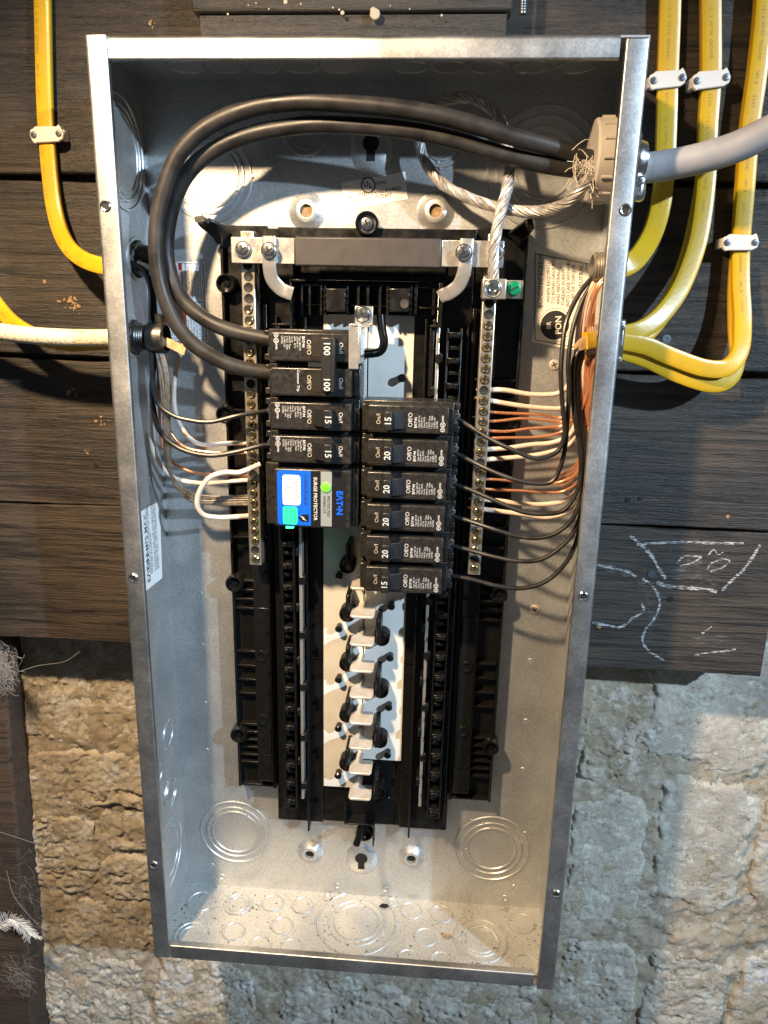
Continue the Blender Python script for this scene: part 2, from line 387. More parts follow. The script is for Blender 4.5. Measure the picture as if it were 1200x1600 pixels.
def terminal_mesh():
    m = MB(); c = Vector((0, 0, 0))
    m.k = 1; m.lathe([(0.0036, 0), (0.0036, 0.0003), (0.0, 0.0003)], 16, c)
    m.k = 0; m.lathe([(0.0031, 0.0003), (0.0031, 0.0011), (0.0026, 0.0015), (0.0012, 0.0011), (0.0, 0.0009)], 16, c)
    m.k = 1
    for q in (0.6, 0.6 + math.pi / 2):
        U = Vector((math.cos(q), 0, math.sin(q))); V = Vector((-math.sin(q), 0, math.cos(q)))
        m.prism([(-0.0021, -0.0004), (0.0021, -0.0004), (0.0021, 0.0004), (-0.0021, 0.0004)], 0.0008, 0.00155, c, U, V)
    o = m.build('terminal_screw', ['brass', 'dark'], None, 40); me = o.data; bpy.data.objects.remove(o)
    m = MB(); m.lathe([(0.0036, 0.0), (0.0033, 0.0004), (0.0029, 0.0001), (0.0, 0.0001)], 16, c)
    o = m.build('terminal_hole', 'dark', None, 40); me2 = o.data; bpy.data.objects.remove(o)
    return me, me2
TERM, THOLE = terminal_mesh()

# numpy value noise for relief
_rng = np.random.default_rng(5); _T = _rng.random((256, 256))
def vnoise(x, y):
    xi = np.floor(x).astype(int); yi = np.floor(y).astype(int); fx = x - xi; fy = y - yi
    fx = fx * fx * (3 - 2 * fx); fy = fy * fy * (3 - 2 * fy)
    g = lambda i, j: _T[i % 256, j % 256]
    return (g(xi, yi) * (1 - fx) + g(xi + 1, yi) * fx) * (1 - fy) + (g(xi, yi + 1) * (1 - fx) + g(xi + 1, yi + 1) * fx) * fy - 0.5
def fbm(x, y, f, o=5, gain=0.55):
    r = 0; a = 1
    for k in range(o): r = r + a * vnoise(x * f + 17.3 * k, y * f + 9.1 * k); f *= 2.03; a *= gain
    return r
def sheet(name, xs, zs, D, mat_, parent=None):
    nx, nz = len(xs), len(zs); XX, ZZ = np.meshgrid(xs, zs)
    co = np.stack([XX, -D, ZZ], -1).reshape(-1, 3)
    i = np.arange(nz - 1)[:, None] * nx + np.arange(nx - 1)[None]
    q = np.stack([i, i + 1, i + nx + 1, i + nx], -1).reshape(-1, 4)
    me = bpy.data.meshes.new(name); me.from_pydata(co.tolist(), [], q.tolist()); me.update()
    me.materials.append(MATS[mat_]); me.polygons.foreach_set('use_smooth', [True] * len(me.polygons))
    o = bpy.data.objects.new(name, me); COL.objects.link(o)
    if parent: o.parent = parent
    return o

# ================================================================== SETTING
WALL_D = -0.055
zs = np.concatenate([np.arange(-0.86, -0.06, 0.0026), np.arange(-0.06, 0.75, 0.04)])
xs = np.arange(-0.62, 0.62, 0.0026)
XX, ZZ = np.meshgrid(xs, zs)
D = WALL_D + 0.0005 + 0.005 * fbm(XX, ZZ, 14, 3) + 0.0045 * fbm(XX + 3, ZZ, 50, 6, 0.72) + 0.0020 * fbm(XX, ZZ + 5, 420, 2)
wall = sheet('foundation_wall', xs, zs, D, 'mortar'); wall['kind'] = 'structure'
def stone(px0, py0, px1, py1, mat_, proud, rough, seed, power=5):
    a, b, c, e = (W(px0, py0, WALL_D), W(px1, py0, WALL_D), W(px0, py1, WALL_D), W(px1, py1, WALL_D))
    x0, x1 = (a.x + c.x) / 2, (b.x + e.x) / 2; z1, z0 = (a.z + b.z) / 2, (c.z + e.z) / 2
    cx, cz, hw, hh = (x0 + x1) / 2, (z0 + z1) / 2, (x1 - x0) / 2, (z1 - z0) / 2
    g = 0.0019; gx = np.arange(cx - hw * 1.06, cx + hw * 1.06, g); gz = np.arange(cz - hh * 1.06, cz + hh * 1.06, g)
    A, B = np.meshgrid(gx, gz)
    u = (A - cx) / hw + 0.26 * fbm(A + seed, B, 22, 5, 0.6); v = (B - cz) / hh + 0.26 * fbm(A, B + seed, 22, 5, 0.6)
    r = (np.abs(u) ** power + np.abs(v) ** power) ** (1 / power)
    mk = np.clip((1.03 - r) / 0.16, 0, 1); mk = mk * mk * (3 - 2 * mk)
    dd = WALL_D - 0.005 + mk * (0.0055 + proud * 0.5) + mk * (rough * (0.0034 * fbm(A + seed, B, 30, 6, 0.70) + 0.0022 * fbm(A, B + seed, 260, 3)) + 0.0012 * fbm(A, B, 480, 2))
    crk = np.clip(1 - np.abs(fbm(A * 0.7 + seed * 2, B + seed, 16, 5, 0.55)) / 0.030, 0, 1); dd -= mk * crk * 0.0050 * min(1.0, rough)
    pits = np.clip(fbm(A + 2 * seed, B - seed, 60, 3) - 0.40, 0, 1); dd -= mk * pits * 0.022 * min(1, rough)
    sheet('stone', gx, gz, dd, mat_, wall)
for k, a in enumerate([
    (1012, 1000, 1225, 1210, 'stone_grey', 0.006, 0.3), (1010, 1213, 1174, 1420, 'stone_grey', 0.007, 0.3), (1176, 1220, 1290, 1432, 'stone_tan', 0.005, 0.9),
    (880, 1226, 1014, 1450, 'stone_grey', 0.004, 0.35), (905, 1056, 1000, 1226, 'mortar', 0.003, 1.4),
    (1000, 1488, 1130, 1640, 'stone_grey', 0.006, 0.6), (1138, 1490, 1300, 1650, 'stone_tan', 0.005, 0.6), (860, 1462, 990, 1640, 'stone_grey', 0.003, 1.1),
    (20, 1040, 150, 1162, 'stone_tan', 0.004, 1.0), (154, 1044, 300, 1164, 'stone_tan', 0.003, 1.0), (24, 1170, 262, 1262, 'stone_tan', 0.004, 1.0),
    (40, 1268, 150, 1392, 'stone_tan', 0.004, 1.1), (154, 1268, 300, 1330, 'stone_tan', 0.005, 0.9), (156, 1336, 310, 1408, 'stone_tan', 0.003, 1.1),
    (70, 1412, 330, 1482, 'stone_tan', 0.002, 1.2), (70, 1492, 236, 1680, 'stone_grey', 0.003, 1.3), (240, 1488, 402, 1680, 'stone_tan', 0.003, 1.2),
    (436, 1500, 640, 1690, 'stone_grey', 0.003, 1.2), (648, 1520, 850, 1690, 'stone_grey', 0.004, 1.1)]):
    stone(*a, seed=k * 3.7 + 1)

boards = thing('board_backing', 'dark weathered horizontal wooden boards the panel is screwed to', 'wooden boards', (0, 0, -0.103))
def plank(z0, z1, x0, x1, seed, r_end=0.0, th=0.020):
    bm = bmesh.new(); n = 90; rnd = random.Random(seed)
    x_ = [x0 + (x1 - x0) * i / n for i in range(n + 1)]
    t = [z1 + 0.0009 * math.sin(i * 0.31 + seed) + rnd.uniform(-.0003, .0003) for i in range(n + 1)]
    b = [z0 + 0.0009 * math.sin(i * 0.23 + seed * 2) + rnd.uniform(-.0003, .0003) for i in range(n + 1)]
    m = MB(); vs = []; fs = []
    e = 0.0012
    for i in range(n + 1):
        vs += [(x_[i], 0.0, b[i] + e), (x_[i], 0.0, t[i] - e), (x_[i], e, t[i]), (x_[i], th, t[i]), (x_[i], th, b[i]), (x_[i], e, b[i])]
    for i in range(n):
        for j in range(6):
            a0 = i * 6 + j; a1 = i * 6 + (j + 1) % 6; fs.append((a0, a0 + 6, a1 + 6, a1))
    fs += [tuple(range(6)), tuple(n * 6 + 5 - j for j in range(6))]
    m.add(vs, fs); bm.free()
    return m.build('plank', 'board_wood', boards, 30)
top_plank = plank(0.3010, 0.470, -0.55, 0.56, 1)
P2 = plank(0.1602, 0.2960, -0.56, 0.58, 2)
P3 = plank(0.0300, 0.1560, -0.55, 0.58, 3)
low_plank = plank(-0.1035, 0.0284, -0.55, 0.352, 4)
# worm holes, nail heads and crumbs on the planks
for (px, py, r, mt) in ((1068, 172, 2.2, 'dark'), (1018, 897, 3.4, 'iron'), (1048, 936, 2.6, 'dark'), (936, 979, 1.9, 'crumb'), (1041, 530, 3.6, 'iron'), (1137, 807, 1.6, 'crumb'),
                        (981, 780, 2.4, 'dark'), (150, 727, 2.4, 'dark'), (70, 440, 1.6, 'crumb'), (1000, 779, 1.8, 'dark')):
    c = W(px, py, 0.0); m = MB(); m.lathe([(r / 1000, 0.0001), (r / 1000, 0.0006), (r / 1500, 0.0007), (0, 0.0005)], 14, c)
    par = top_plank if c.z > 0.3 else P2 if c.z > 0.158 else P3 if c.z > 0.029 else low_plank
    m.build('nail_head' if mt == 'iron' else 'hole', mt, par)
for pl, z0_, z1_ in ((top_plank, 0.31, 0.44), (P2, 0.168, 0.288), (P3, 0.036, 0.150), (low_plank, -0.095, 0.022)):
    for k in range(16):
        x = random.choice((random.uniform(-0.42, -0.19), random.uniform(0.19, 0.40))); z_ = random.uniform(z0_, z1_); L_ = random.uniform(0.012, 0.055); h = random.uniform(0.00022, 0.0006)
        if pl is low_plank and x + L_ > 0.345: continue
        m = MB(); sl = random.uniform(-0.04, 0.04)
        m.prism([(0, 0), (L_ * .3, -h + sl * L_ * .3), (L_ * .7, -h * .7 + sl * L_ * .7), (L_, sl * L_), (L_ * .6, h * .8 + sl * L_ * .6), (L_ * .25, h + sl * L_ * .25)], 0.00005, 0.00025, Vector((x, 0, z_)))
        m.build('grain_split', 'dark', pl, 0)
def crumb(px, py, n, spread, mt='crumb'):
    m = MB(); c0 = W(px, py, 0.0005)
    for _ in range(n):
        c = c0 + Vector((random.gauss(0, spread), 0, random.gauss(0, spread * 0.8))); r = random.uniform(0.0004, 0.0021) * random.uniform(0.5, 1); q = random.uniform(0, 3); U_ = Vector((math.cos(q), 0, math.sin(q))); V_ = Vector((-math.sin(q), 0, math.cos(q)))
        m.prism([(-r * random.uniform(.8, 2.4), -r * .3), (-r * .2, -r * random.uniform(.4, 1)), (r * random.uniform(.8, 1.8), -r * .1), (r * .4, r * random.uniform(.4, .9)), (-r * .6, r * .6)], 0, r * 0.4, c, U_, V_)
    return m
for px, py, n, s in ((112, 470, 14, 0.0035), (118, 480, 9, 0.0025), (108, 612, 12, 0.0028), (162, 660, 7, 0.004), (134, 706, 4, 0.002), (236, 38, 6, 0.0025)):
    c = W(px, py, 0); par = top_plank if c.z > 0.3 else P2 if c.z > 0.158 else P3
    crumb(px, py, n, s).build('splinter', 'crumb', par, 0)['kind'] = 'stuff'

# chalk drawing on the low plank
def chalk(lines, name='chalk_line', mt='chalk', d=0.0005):
    for pts, wpx in lines:
        P_ = spline([W(a, b, d) for a, b in pts], 8); m = MB(); vs = []; fs = []
        for i, p in enumerate(P_):
            t = (P_[min(i + 1, len(P_) - 1)] - P_[max(i - 1, 0)]).normalized(); s_ = t.cross(Y_).normalized() * (wpx * 0.00046 / 2) * random.uniform(0.5, 1.2)
            vs += [p + s_, p - s_]
        fs = [(2 * i, 2 * i + 1, 2 * i + 3, 2 * i + 2) for i in range(len(P_) - 1)]
        m.add(vs, fs).build(name, mt, low_plank, 0)
chalk([([(985, 837), (1000, 850), (1018, 868), (1030, 890), (1040, 904)], 7), ([(995, 851), (1040, 848), (1080, 847), (1120, 849), (1162, 849)], 5),
       ([(1188, 851), (1175, 872), (1160, 892), (1145, 905), (1128, 923)], 6),
       ([(1026, 910), (1045, 916), (1080, 919), (1105, 921), (1120, 925)], 7),
       ([(1057, 880), (1068, 870), (1085, 869), (1095, 871), (1080, 880), (1062, 884)], 4), ([(1105, 890), (1112, 880), (1130, 874), (1140, 877), (1128, 887), (1110, 893)], 4),
       ([(1106, 868), (1115, 859), (1122, 866), (1130, 863)], 3),
       ([(1004, 905), (1016, 912), (1026, 925), (1031, 940), (1028, 955), (1020, 970), (1008, 985), (1004, 1002), (1015, 1018), (1038, 1032)], 5),
       ([(930, 882), (955, 887), (980, 893), (994, 901)], 6), ([(926, 973), (950, 977), (972, 979), (990, 965), (1006, 955), (1002, 942)], 5),
       ([(1085, 1024), (1110, 1019), (1130, 1018), (1150, 1014)], 4), ([(1097, 990), (1112, 979)], 4)])
chalk([([(1050, 900), (1080, 890), (1110, 900), (1130, 890)], 40), ([(1000, 905), (1020, 960), (1010, 1005)], 16), ([(940, 885), (985, 897)], 14), ([(1080, 1000), (1140, 1000)], 20)], 'chalk_smudge', 'chalk_dust', 0.0003)

# charred board above, stud of a bolt
beam = thing('charred_board', 'black tarred board with paint drips above the panel', 'board', W(550, 30, 0.012))
m = MB(); a = W(300, 24, 0.022); b = W(800, 24, 0.022)
m.box(a.x, b.x, 0.0012, 0.024, a.z + 0.002, a.z + 0.09); m.build('board_face', 'black_wood', beam, bevel=0.002)
m = MB(); m.box(a.x + 0.004, b.x - 0.003, 0.0012, 0.019, W(500, 47, 0.02).z - 0.006, a.z + 0.0018); m.build('bottom_rail', 'black_wood', beam, bevel=0.001)
for px, py, r in ((586, 22, 3.8), (583, 16, 2.2), (535, 20, 1.5), (530, 15, .8), (446, 3, 1.6), (356, 22, .8), (470, 6, .7), (420, 14, .6), (640, 14, .6), (690, 24, .9), (520, 12, .7), (400, 5, .6), (610, 9, .5), (388, 8, .5)):
    m = MB(); m.lathe([(r / 1000, 0), (r / 1150, r / 4500), (r / 2000, r / 3500), (0, r / 3300)], 9, W(px, py, 0.0243)); m.build('paint_drip', 'drip', beam)
m = MB(); c = W(817, -6, 0.02); m.tube([c + Z_ * 0.03, W(817, 22, 0.02)], 0.0027, 12)
for i in range(24): m.lathe([(0.0027, 0), (0.0031, 0.0005), (0.0027, 0.001)], 12, W(817, 22, 0.02) + Z_ * (0.0012 + i * 0.0016), Z_)
tag(m.build('threaded_rod', 'iron'), 'steel threaded rod end hanging beside the charred board', 'rod')

# stud at the lower left with webs and a feather
m = MB(); e0 = W(2, 1000, -0.021); e1 = W(50, 1600, -0.021)
vs = []
for t in range(13):
    f = t / 12; p = e0.lerp(e1, -0.12 + 1.4 * f); j = random.uniform(-.0012, .0012)
    vs += [(p.x - 0.095, 0.021, p.z), (p.x - 0.003 + j, 0.021, p.z), (p.x + j, 0.024, p.z), (p.x + j * 0.5, 0.078, p.z), (p.x - 0.095, 0.078, p.z)]
fs = [(i * 5 + j, i * 5 + (j + 1) % 5, i * 5 + 5 + (j + 1) % 5, i * 5 + 5 + j) for i in range(12) for j in range(5)] + [tuple(range(5))]
m.add(vs, fs); tag(m.build('wall_stud', 'post_wood', None, 30), 'upright brown timber stud hung with cobwebs below the boards', 'timber stud')
def webs(name, label, px, py, n, spread, d=-0.016, rad=0.00022, length=0.02, ang=None):
    m = MB(); c0 = W(px, py, d)
    for _ in range(n):
        p = c0 + Vector((random.gauss(0, spread), random.gauss(0, 0.003), random.gauss(0, spread * 1.5))); pts = [p]; th = random.uniform(0, 6.28) if ang is None else ang + random.gauss(0, 0.3)
        for _ in range(5):
            th += random.gauss(0, 0.7); p = p + Vector((math.cos(th), random.gauss(0, .2), math.sin(th))) * length / 5; pts.append(p)
        m.tube(spline(pts, 3), rad * random.uniform(0.6, 1.5), 4)
    tag(m.build(name, 'web'), label, 'cobweb')['kind'] = 'stuff'
webs('cobweb', 'thick grey cobweb tuft at the top of the timber stud', 2, 1045, 260, 0.006, -0.004, 0.00012, 0.016)
webs('cobweb', 'grey cobweb clump low on the timber stud under the feather', 30, 1525, 90, 0.006, -0.017, 0.00007)
webs('cobweb', 'loose cobweb strands along the edge of the timber stud', 45, 1400, 40, 0.014, -0.018, 0.00006, 0.03)
m = MB()
for pts in ([(28, 1050, -.01), (60, 1040, -.01), (100, 1034, -.01), (125, 1018, -.01)], [(10, 1360, -.012), (22, 1400, -.012), (45, 1430, -.012), (62, 1448, -.02)], [(0, 1300, -.01), (60, 1320, -.03), (75, 1330, -.04)]):
    m.tube(px_path(pts, 6), 0.00022, 5)
tag(m.build('cobweb', 'web'), 'long dusty cobweb threads trailing from the timber stud', 'cobweb')['kind'] = 'stuff'
m = MB(); q = px_path([(-4, 1448, -0.010), (14, 1436, -0.006), (34, 1446, -0.006), (48, 1462, -0.008)], 8); m.tube(q, 0.0004, 5)
for i, p in enumerate(q):
    t = (q[min(i + 1, len(q) - 1)] - q[max(i - 1, 0)]).normalized(); s_ = t.cross(Y_).normalized()
    for sg in (-1, 1):
        for k in range(5):
            e = p + s_ * sg * random.uniform(0.004, 0.011) + t * random.uniform(0.004, 0.009) + Vector((0, random.uniform(-.002, .001), 0))
            m.tube([p, p.lerp(e, 0.5) + s_ * sg * 0.001, e], 0.00017, 4)
tag(m.build('feather', 'feather'), 'small white downy feather caught on the timber stud', 'feather')

# ================================================================== ENCLOSURE
HW, HH, DP, T = 0.1795, 0.3685, 0.0910, 0.0013
enc = thing('panel_enclosure', 'open galvanised steel electrical panel box with knockouts', 'panel box', (0, 0, -HH))
def epart(m, name, mt='galv_in', **k): return m.build(name, mt, enc, **k)
m = MB(); m.box(-HW + T, HW - T, 0.0002, T, -HH + T, HH - T); back = epart(m, 'back_plate')
m = MB(); m.box(-HW, -HW + T, 0.0002, DP - 0.003, -HH, HH); lw = epart(m, 'side_wall')
m = MB(); m.box(HW - T, HW, 0.0002, DP - 0.003, -HH, HH); rw = epart(m, 'side_wall')
m = MB(); m.box(-HW + T, HW - T, 0.0002, DP - 0.003, HH - T, HH); tw = epart(m, 'top_wall')
m = MB(); m.box(-HW + T, HW - T, 0.0002, DP - 0.003, -HH, -HH + T); fw = epart(m, 'bottom_wall', 'galv_floor')
# rolled front flanges
def flange(length0, length1, U, V, corner, wid, name, lip=0.004, R=0.0028):
    # profile: outside bend, face, inward lip; U = across the face towards the opening, V = along
    prof = [(0, -0.0032)]
    for k in range(6):
        a = math.radians(180 - 90 * k / 5); prof.append((R + R * math.cos(a), -R + R * math.sin(a)))
    for k in range(5):
        a = math.radians(90 - 90 * k / 4); prof.append((wid - 0.0012 + 0.0012 * math.cos(a), -0.0012 + 0.0012 * math.sin(a)))
    prof += [(wid, -lip), (wid - 0.0010, -lip), (wid - 0.0012, -0.0014), (0.0012, -0.0014), (0.0012, -0.0032)]
    o = MB(); n = len(prof); vs = []; st = 40
    for i in range(st + 1):
        t = length0 + (length1 - length0) * i / st
        vs += [corner + V * t + U * p[0] + Y_ * (p[1]) for p in prof]
    fs = [(i * n + j, i * n + (j + 1) % n, i * n + n + (j + 1) % n, i * n + n + j) for i in range(st) for j in range(n)] + [tuple(range(n)), tuple(st * n + n - 1 - j for j in range(n))]
    o.add(vs, fs); return epart(o, name, 'galv_rim', smooth=30)
fl = flange(0.0015, 2 * HH, X_, Z_, Vector((-HW, -DP, -HH)), 0.0150, 'side_flange')
fr = flange(0.0, 2 * HH - 0.0030, -X_, Z_, Vector((HW, -DP, -HH)), 0.0150, 'side_flange')
ft = flange(0.0156, 2 * HW - 0.0185, -Z_, X_, Vector((-HW, -DP, HH)), 0.0140, 'top_flange', R=0.0035)
fb = flange(0.0165, 2 * HW - 0.0185, Z_, X_, Vector((-HW, -DP, -HH)), 0.0150, 'bottom_flange', lip=0.006)
# pressed screw holes in the flanges
hm = MB(); hm.lathe([(0.0042, -0.0001), (0.0036, 0.0006), (0.0030, 0.0010), (0.0024, 0.0008), (0.0021, 0.0)], 18, Vector((0, 0, 0))); hm.k = 1; hm.lathe([(0.0022, 0.0001), (0, 0.0001)], 14, Vector((0, 0, 0)))
ho = hm.build('screw_hole', ['zinc', 'dark']); hole_me = ho.data; bpy.data.objects.remove(ho)
for px, py, f_ in ((165, 322, fl), (208, 903, fl), (240, 1352, fl), (977, 328, fr), (912, 932, fr), (869, 1397, fr)):
    inst(hole_me, 'screw_hole', f_, W(px, py, DP + 0.0001))
# knockouts: stepped rings pressed into the sheet
def knockout(c, radii, N, parent, ties=4, h=0.0011, ell=None):
    m = MB(); prof = []; lev = 0
    for r in radii:
        prof += [(r, lev * h), (r - 0.0006, (1 - lev) * h), (r - 0.0020, (1 - lev) * h), (r - 0.0026, lev * h + 0.0003)]
    prof.append((0.0, 0.0003)); m.lathe([(p[0], p[1] + 0.00012) for p in prof], 56, c, N)
    U = N.orthogonal().normalized() if abs(N.y) < 0.99 else X_; V = N.cross(U); a0 = random.uniform(0, 1.5)
    for r in radii:
        for k in range(ties if r > 0.012 else 2):
            a = a0 + r * 40 + k * 2 * math.pi / ties; m.lathe([(0.0015, 0), (0.0012, 0.0009), (0, 0.0011)], 8, c + U * (r * math.cos(a)) + V * (r * math.sin(a)), N)
    return m.build('knockout', 'galv_floor' if parent is fw else 'galv_in', parent, 25)
bp_ = lambda px, py: W(px, py, T)
for px, py, rr in ((327, 275, (.0345, .0285, .0240)), (477, 207, (.0170, .0125)), (690, 225, (.0170, .0125)), (850, 262, (.0440, .0370, .030, .0235)),
                   (368, 1300, (.0360, .0295, .0245)), (768, 1326, (.0370, .0300, .0245))):
    knockout(bp_(px, py), [r for r in rr], Y_, back)
for px, py in ((287, 145), (530, 143), (630, 145), (883, 145), (528, 1384), (602, 1389), (347, 1370), (789, 1403)):
    m = MB(); m.lathe([(0.0036, 0), (0.0032, 0.0007), (0.0022, 0.0007), (0.0018, 0.0002), (0, 0.0002)], 18, bp_(px, py)); m.build('pressed_dimple', 'galv_in', back)
sm = MB(); sm.lathe([(0.0028, -.0001), (0.0024, 0.0004), (0.0019, 0.0003)], 16, Vector((0, 0, 0))); sm.k = 1; sm.lathe([(0.0019, 0.0002), (0, 0.0002)], 16, Vector((0, 0, 0)))
so = sm.build('small_hole', ['galv_in', 'dark']); small_me = so.data; bpy.data.objects.remove(so)
for px, py in ((272, 177), (890, 180), (312, 928), (315, 1008), (319, 1099), (322, 1172), (331, 1352), (803, 1386), (829, 1033), (822, 1127), (817, 1203)):
    inst(small_me, 'small_hole', back, bp_(px, py))
for px, py in ((866, 570), (835, 952)): inst(SCREW_FLAT, 'screw', back, bp_(px, py))
# mounting dimples and keyholes
for px, py, r, kind in ((480, 322, 1.0, 'h'), (681, 322, 1.0, 'h'), (485, 1325, 0.92, 'd'), (643, 1332, 0.92, 'd')):
    c = bp_(px, py) - Vector((0, 0, 0.004))
    m = MB(); m.lathe([(0.0150 * r, -0.0001), (0.0128 * r, 0.0008), (0.0090 * r, 0.0042), (0.0078 * r, 0.0050), (0.0050 * r, 0.0050), (0.0048 * r, 0.0020)], 28, c)
    m.k = 1; m.lathe([(0.0049 * r, 0.0021), (0, 0.0021)], 20, c)
    m.build('mounting_dimple', ['galv_in', 'crumb' if kind == 'h' else 'dark'], back)
for px, py, sg in ((580, 232, 1), (565, 1342, -1)):
    c = bp_(px, py); m = MB(); o = rrect(0.031, 0.036, 0.0150, 6); i_ = rrect(0.021, 0.026, 0.0100, 6); n = len(o)
    vs = [c + X_ * p[0] + Z_ * p[1] + Y_ * 0.0001 for p in o] + [c + X_ * p[0] + Z_ * p[1] + Y_ * 0.0030 for p in i_]
    m.add(vs, [(j, (j + 1) % n, n + (j + 1) % n, n + j) for j in range(n)] + [tuple(range(n, 2 * n))])
    m.k = 1; cc = c + Y_ * 0.0031 + Z_ * 0.003; m.lathe([(0.0062, 0), (0.0062, 0.0001)], 24, cc)
    m.prism([(-0.0033, -0.0125), (0.0033, -0.0125), (0.0033, 0), (-0.0033, 0)], 0.0, 0.00009, cc)
    m.build('keyhole', ['galv_in', 'dark'], back)
# knockouts on floor, side and top
for cx, cy, r, nr in ((165, 368, 38, 1), (268, 375, 40, 2), (364, 372, 32, 1), (447, 378, 32, 1), (517, 358, 15, 1), (390, 434, 32, 1), (257, 450, 33, 1), (328, 490, 34, 1), (418, 495, 33, 1),
                      (140, 462, 50, 2), (596, 425, 112, 3), (695, 370, 17, 1), (746, 393, 32, 1), (829, 402, 32, 1), (785, 466, 33, 1), (738, 527, 35, 1), (829, 533, 35, 1), (937, 475, 75, 3), (1047, 427, 38, 1), (1062, 545, 40, 1)):
    px, py = 220 + cx / 1.7647, 1200 + cy / 1.7647; k = -HH + T
    c = WZ(px, py, k); R = (WZ(px + r / 1.7647, py, k) - c).length
    knockout(c, [R * f_ for f_ in ((1,), (1, 0.72), (1, 0.72, 0.58))[nr - 1]], Z_, fw)
for px, py, r, nr in ((190, 238, 0.040, 3), (262, 1147, 0.0125, 1), (266, 1238, 0.016, 2), (264, 1335, 0.034, 2), (245, 1210, 0.012, 1)):
    knockout(WX(px, py, -HW + T), [r * f_ for f_ in ((1,), (1, 0.72), (1, 0.84, 0.72))[nr - 1]], X_, lw)
for px in (290, 350, 410, 470, 530, 640, 700, 760, 830, 900): knockout(WZ(px, 104, HH - T), [0.014], -Z_, tw)
for z_ in (-0.30, -0.22, 0.05, 0.28): knockout(Vector((HW - T, -0.045, z_)), [0.020, 0.014], -X_, rw)

# ---- printed stickers
def sticker(quad, name, paper, parent, th=0.0003):
    m = MB(); n = (quad[1] - quad[0]).cross(quad[3] - quad[0]).normalized()
    if n.dot(CAMP - quad[0]) < 0: n = -n
    m.add(quad + [q + n * th for q in quad], [(4, 5, 6, 7), (0, 1, 5, 4), (1, 2, 6, 5), (2, 3, 7, 6), (3, 0, 4, 7)])
    return m.build(name, paper, parent, 0), n
def frame(quad, n, th=0.0004):
    o = quad[0]; U = (quad[1] - quad[0]); V = (quad[3] - quad[0]); return o + n * th, U, V
# listing label on the back
q = [W(541, 328, T), W(637, 311, T), W(633, 268, T), W(533, 286, T)]
lab, n = sticker(q, 'listing_label', 'paper_white', back)
o, U, V = frame(q, n); u, v = U.normalized(), V.normalized(); wU, hV = U.length, V.length
m = MB(); pt = lambda a, b: o + U * a + V * b
text(m, 'ENCLOSED PANELBOARD', 0.0037, pt(0.48, 0.44), u, v, 0.012); text(m, 'ISSUE NO.  0172607', 0.0037, pt(0.44, 0.26), u, v, 0.012)
text(m, 'E-52977', 0.0019, pt(0.11, 0.09), u, v); text(m, '30-9323', 0.0019, pt(0.87, 0.10), u, v); text(m, 'L', 0.0024, pt(0.06, 0.84), u, v)
text(m, 'LISTED', 0.0026, pt(0.63, 0.75), u, v, 0.02)
c = pt(0.42, 0.75); pr = [(math.cos(t_ * 0.2618), math.sin(t_ * 0.2618)) for t_ in range(24)]
ring = [c + u * a * 0.0058 + v * b * 0.0058 for a, b in pr] + [c + u * a * 0.0048 + v * b * 0.0048 for a, b in pr]
m.add(ring, [(j, (j + 1) % 24, 24 + (j + 1) % 24, 24 + j) for j in range(24)])
text(m, 'U', 0.0054, c - u * 0.0015 + v * 0.0008, u, v, 0.02); text(m, 'L', 0.0050, c + u * 0.0017 - v * 0.0010, u, v, 0.02)
m.build('print', 'ink', lab, 0)
# bonding screw label (reads upwards)
q = [W(927, 553, T), W(930, 410, T), W(850, 404, T), W(831, 534, T)]
lab, n = sticker(q, 'bonding_label', 'paper_cream', back)
o, U, V = frame(q, n); u, v = U.normalized(), V.normalized(); pt = lambda a, b: o + U * a + V * b
v = (V - u * V.dot(u)).normalized(); u2 = u
m = MB()
text(m, 'BONDING SCREW', 0.0049, pt(0.685, 0.86), u, v, 0.004)
for k, t_ in enumerate(('WHEN REQUIRED', 'TO BOND GROUND', 'AND NEUTRAL,', 'THREAD SCREW', 'INTO CASE WITH 40', 'IN-LBS OF TORQUE.')):
    text(m, t_, 0.0037, pt(0.47, 0.735 - k * 0.079), u, v, 0.003, align=-1)
text(m, 'NEUTRAL', 0.0046, pt(0.95, 0.215), u, v, 0.003, align=1); text(m, 'TO', 0.0046, pt(0.50, 0.215), u, v, 0.003, align=-1)
def thin(a, b, wd=0.0003):
    a, b = pt(*a), pt(*b); t_ = (b - a).normalized(); s_ = t_.cross(n).normalized() * wd; m.add([a + s_, a - s_, b - s_, b + s_], [(0, 1, 2, 3)])
for a, b in (((.03, .05), (.97, .05)), ((.97, .05), (.97, .95)), ((.97, .95), (.03, .95)), ((.03, .95), (.03, .05)), ((.90, .14), (.97, .14))): thin(a, b)
c = pt(0.235, 0.63); pr = [(math.cos(t_ * math.pi / 24), math.sin(t_ * math.pi / 24)) for t_ in range(48)]
R_ = 0.0112
m.add([c + u * a * R_ + v * b * R_ for a, b in pr], [tuple(range(48))])
for k in range(40):
    a = k * math.pi / 20; c2 = c + u * math.cos(a) * (R_ + 0.0018) + v * math.sin(a) * (R_ + 0.0018)
    m.add([c2 + u * 0.0004 * math.cos(j * 1.047) + v * 0.0004 * math.sin(j * 1.047) for j in range(6)], [tuple(range(6))])
m.build('print', 'ink', lab, 0)
m = MB(); o2 = n * 0.0001
text(m, 'BR', 0.0050, c + v * 0.0046 + o2, u, v, 0.02); text(m, 'PON', 0.0068, c - v * 0.0030 + o2, u, v, 0.02); m.build('print', 'paper_cream', lab, 0)
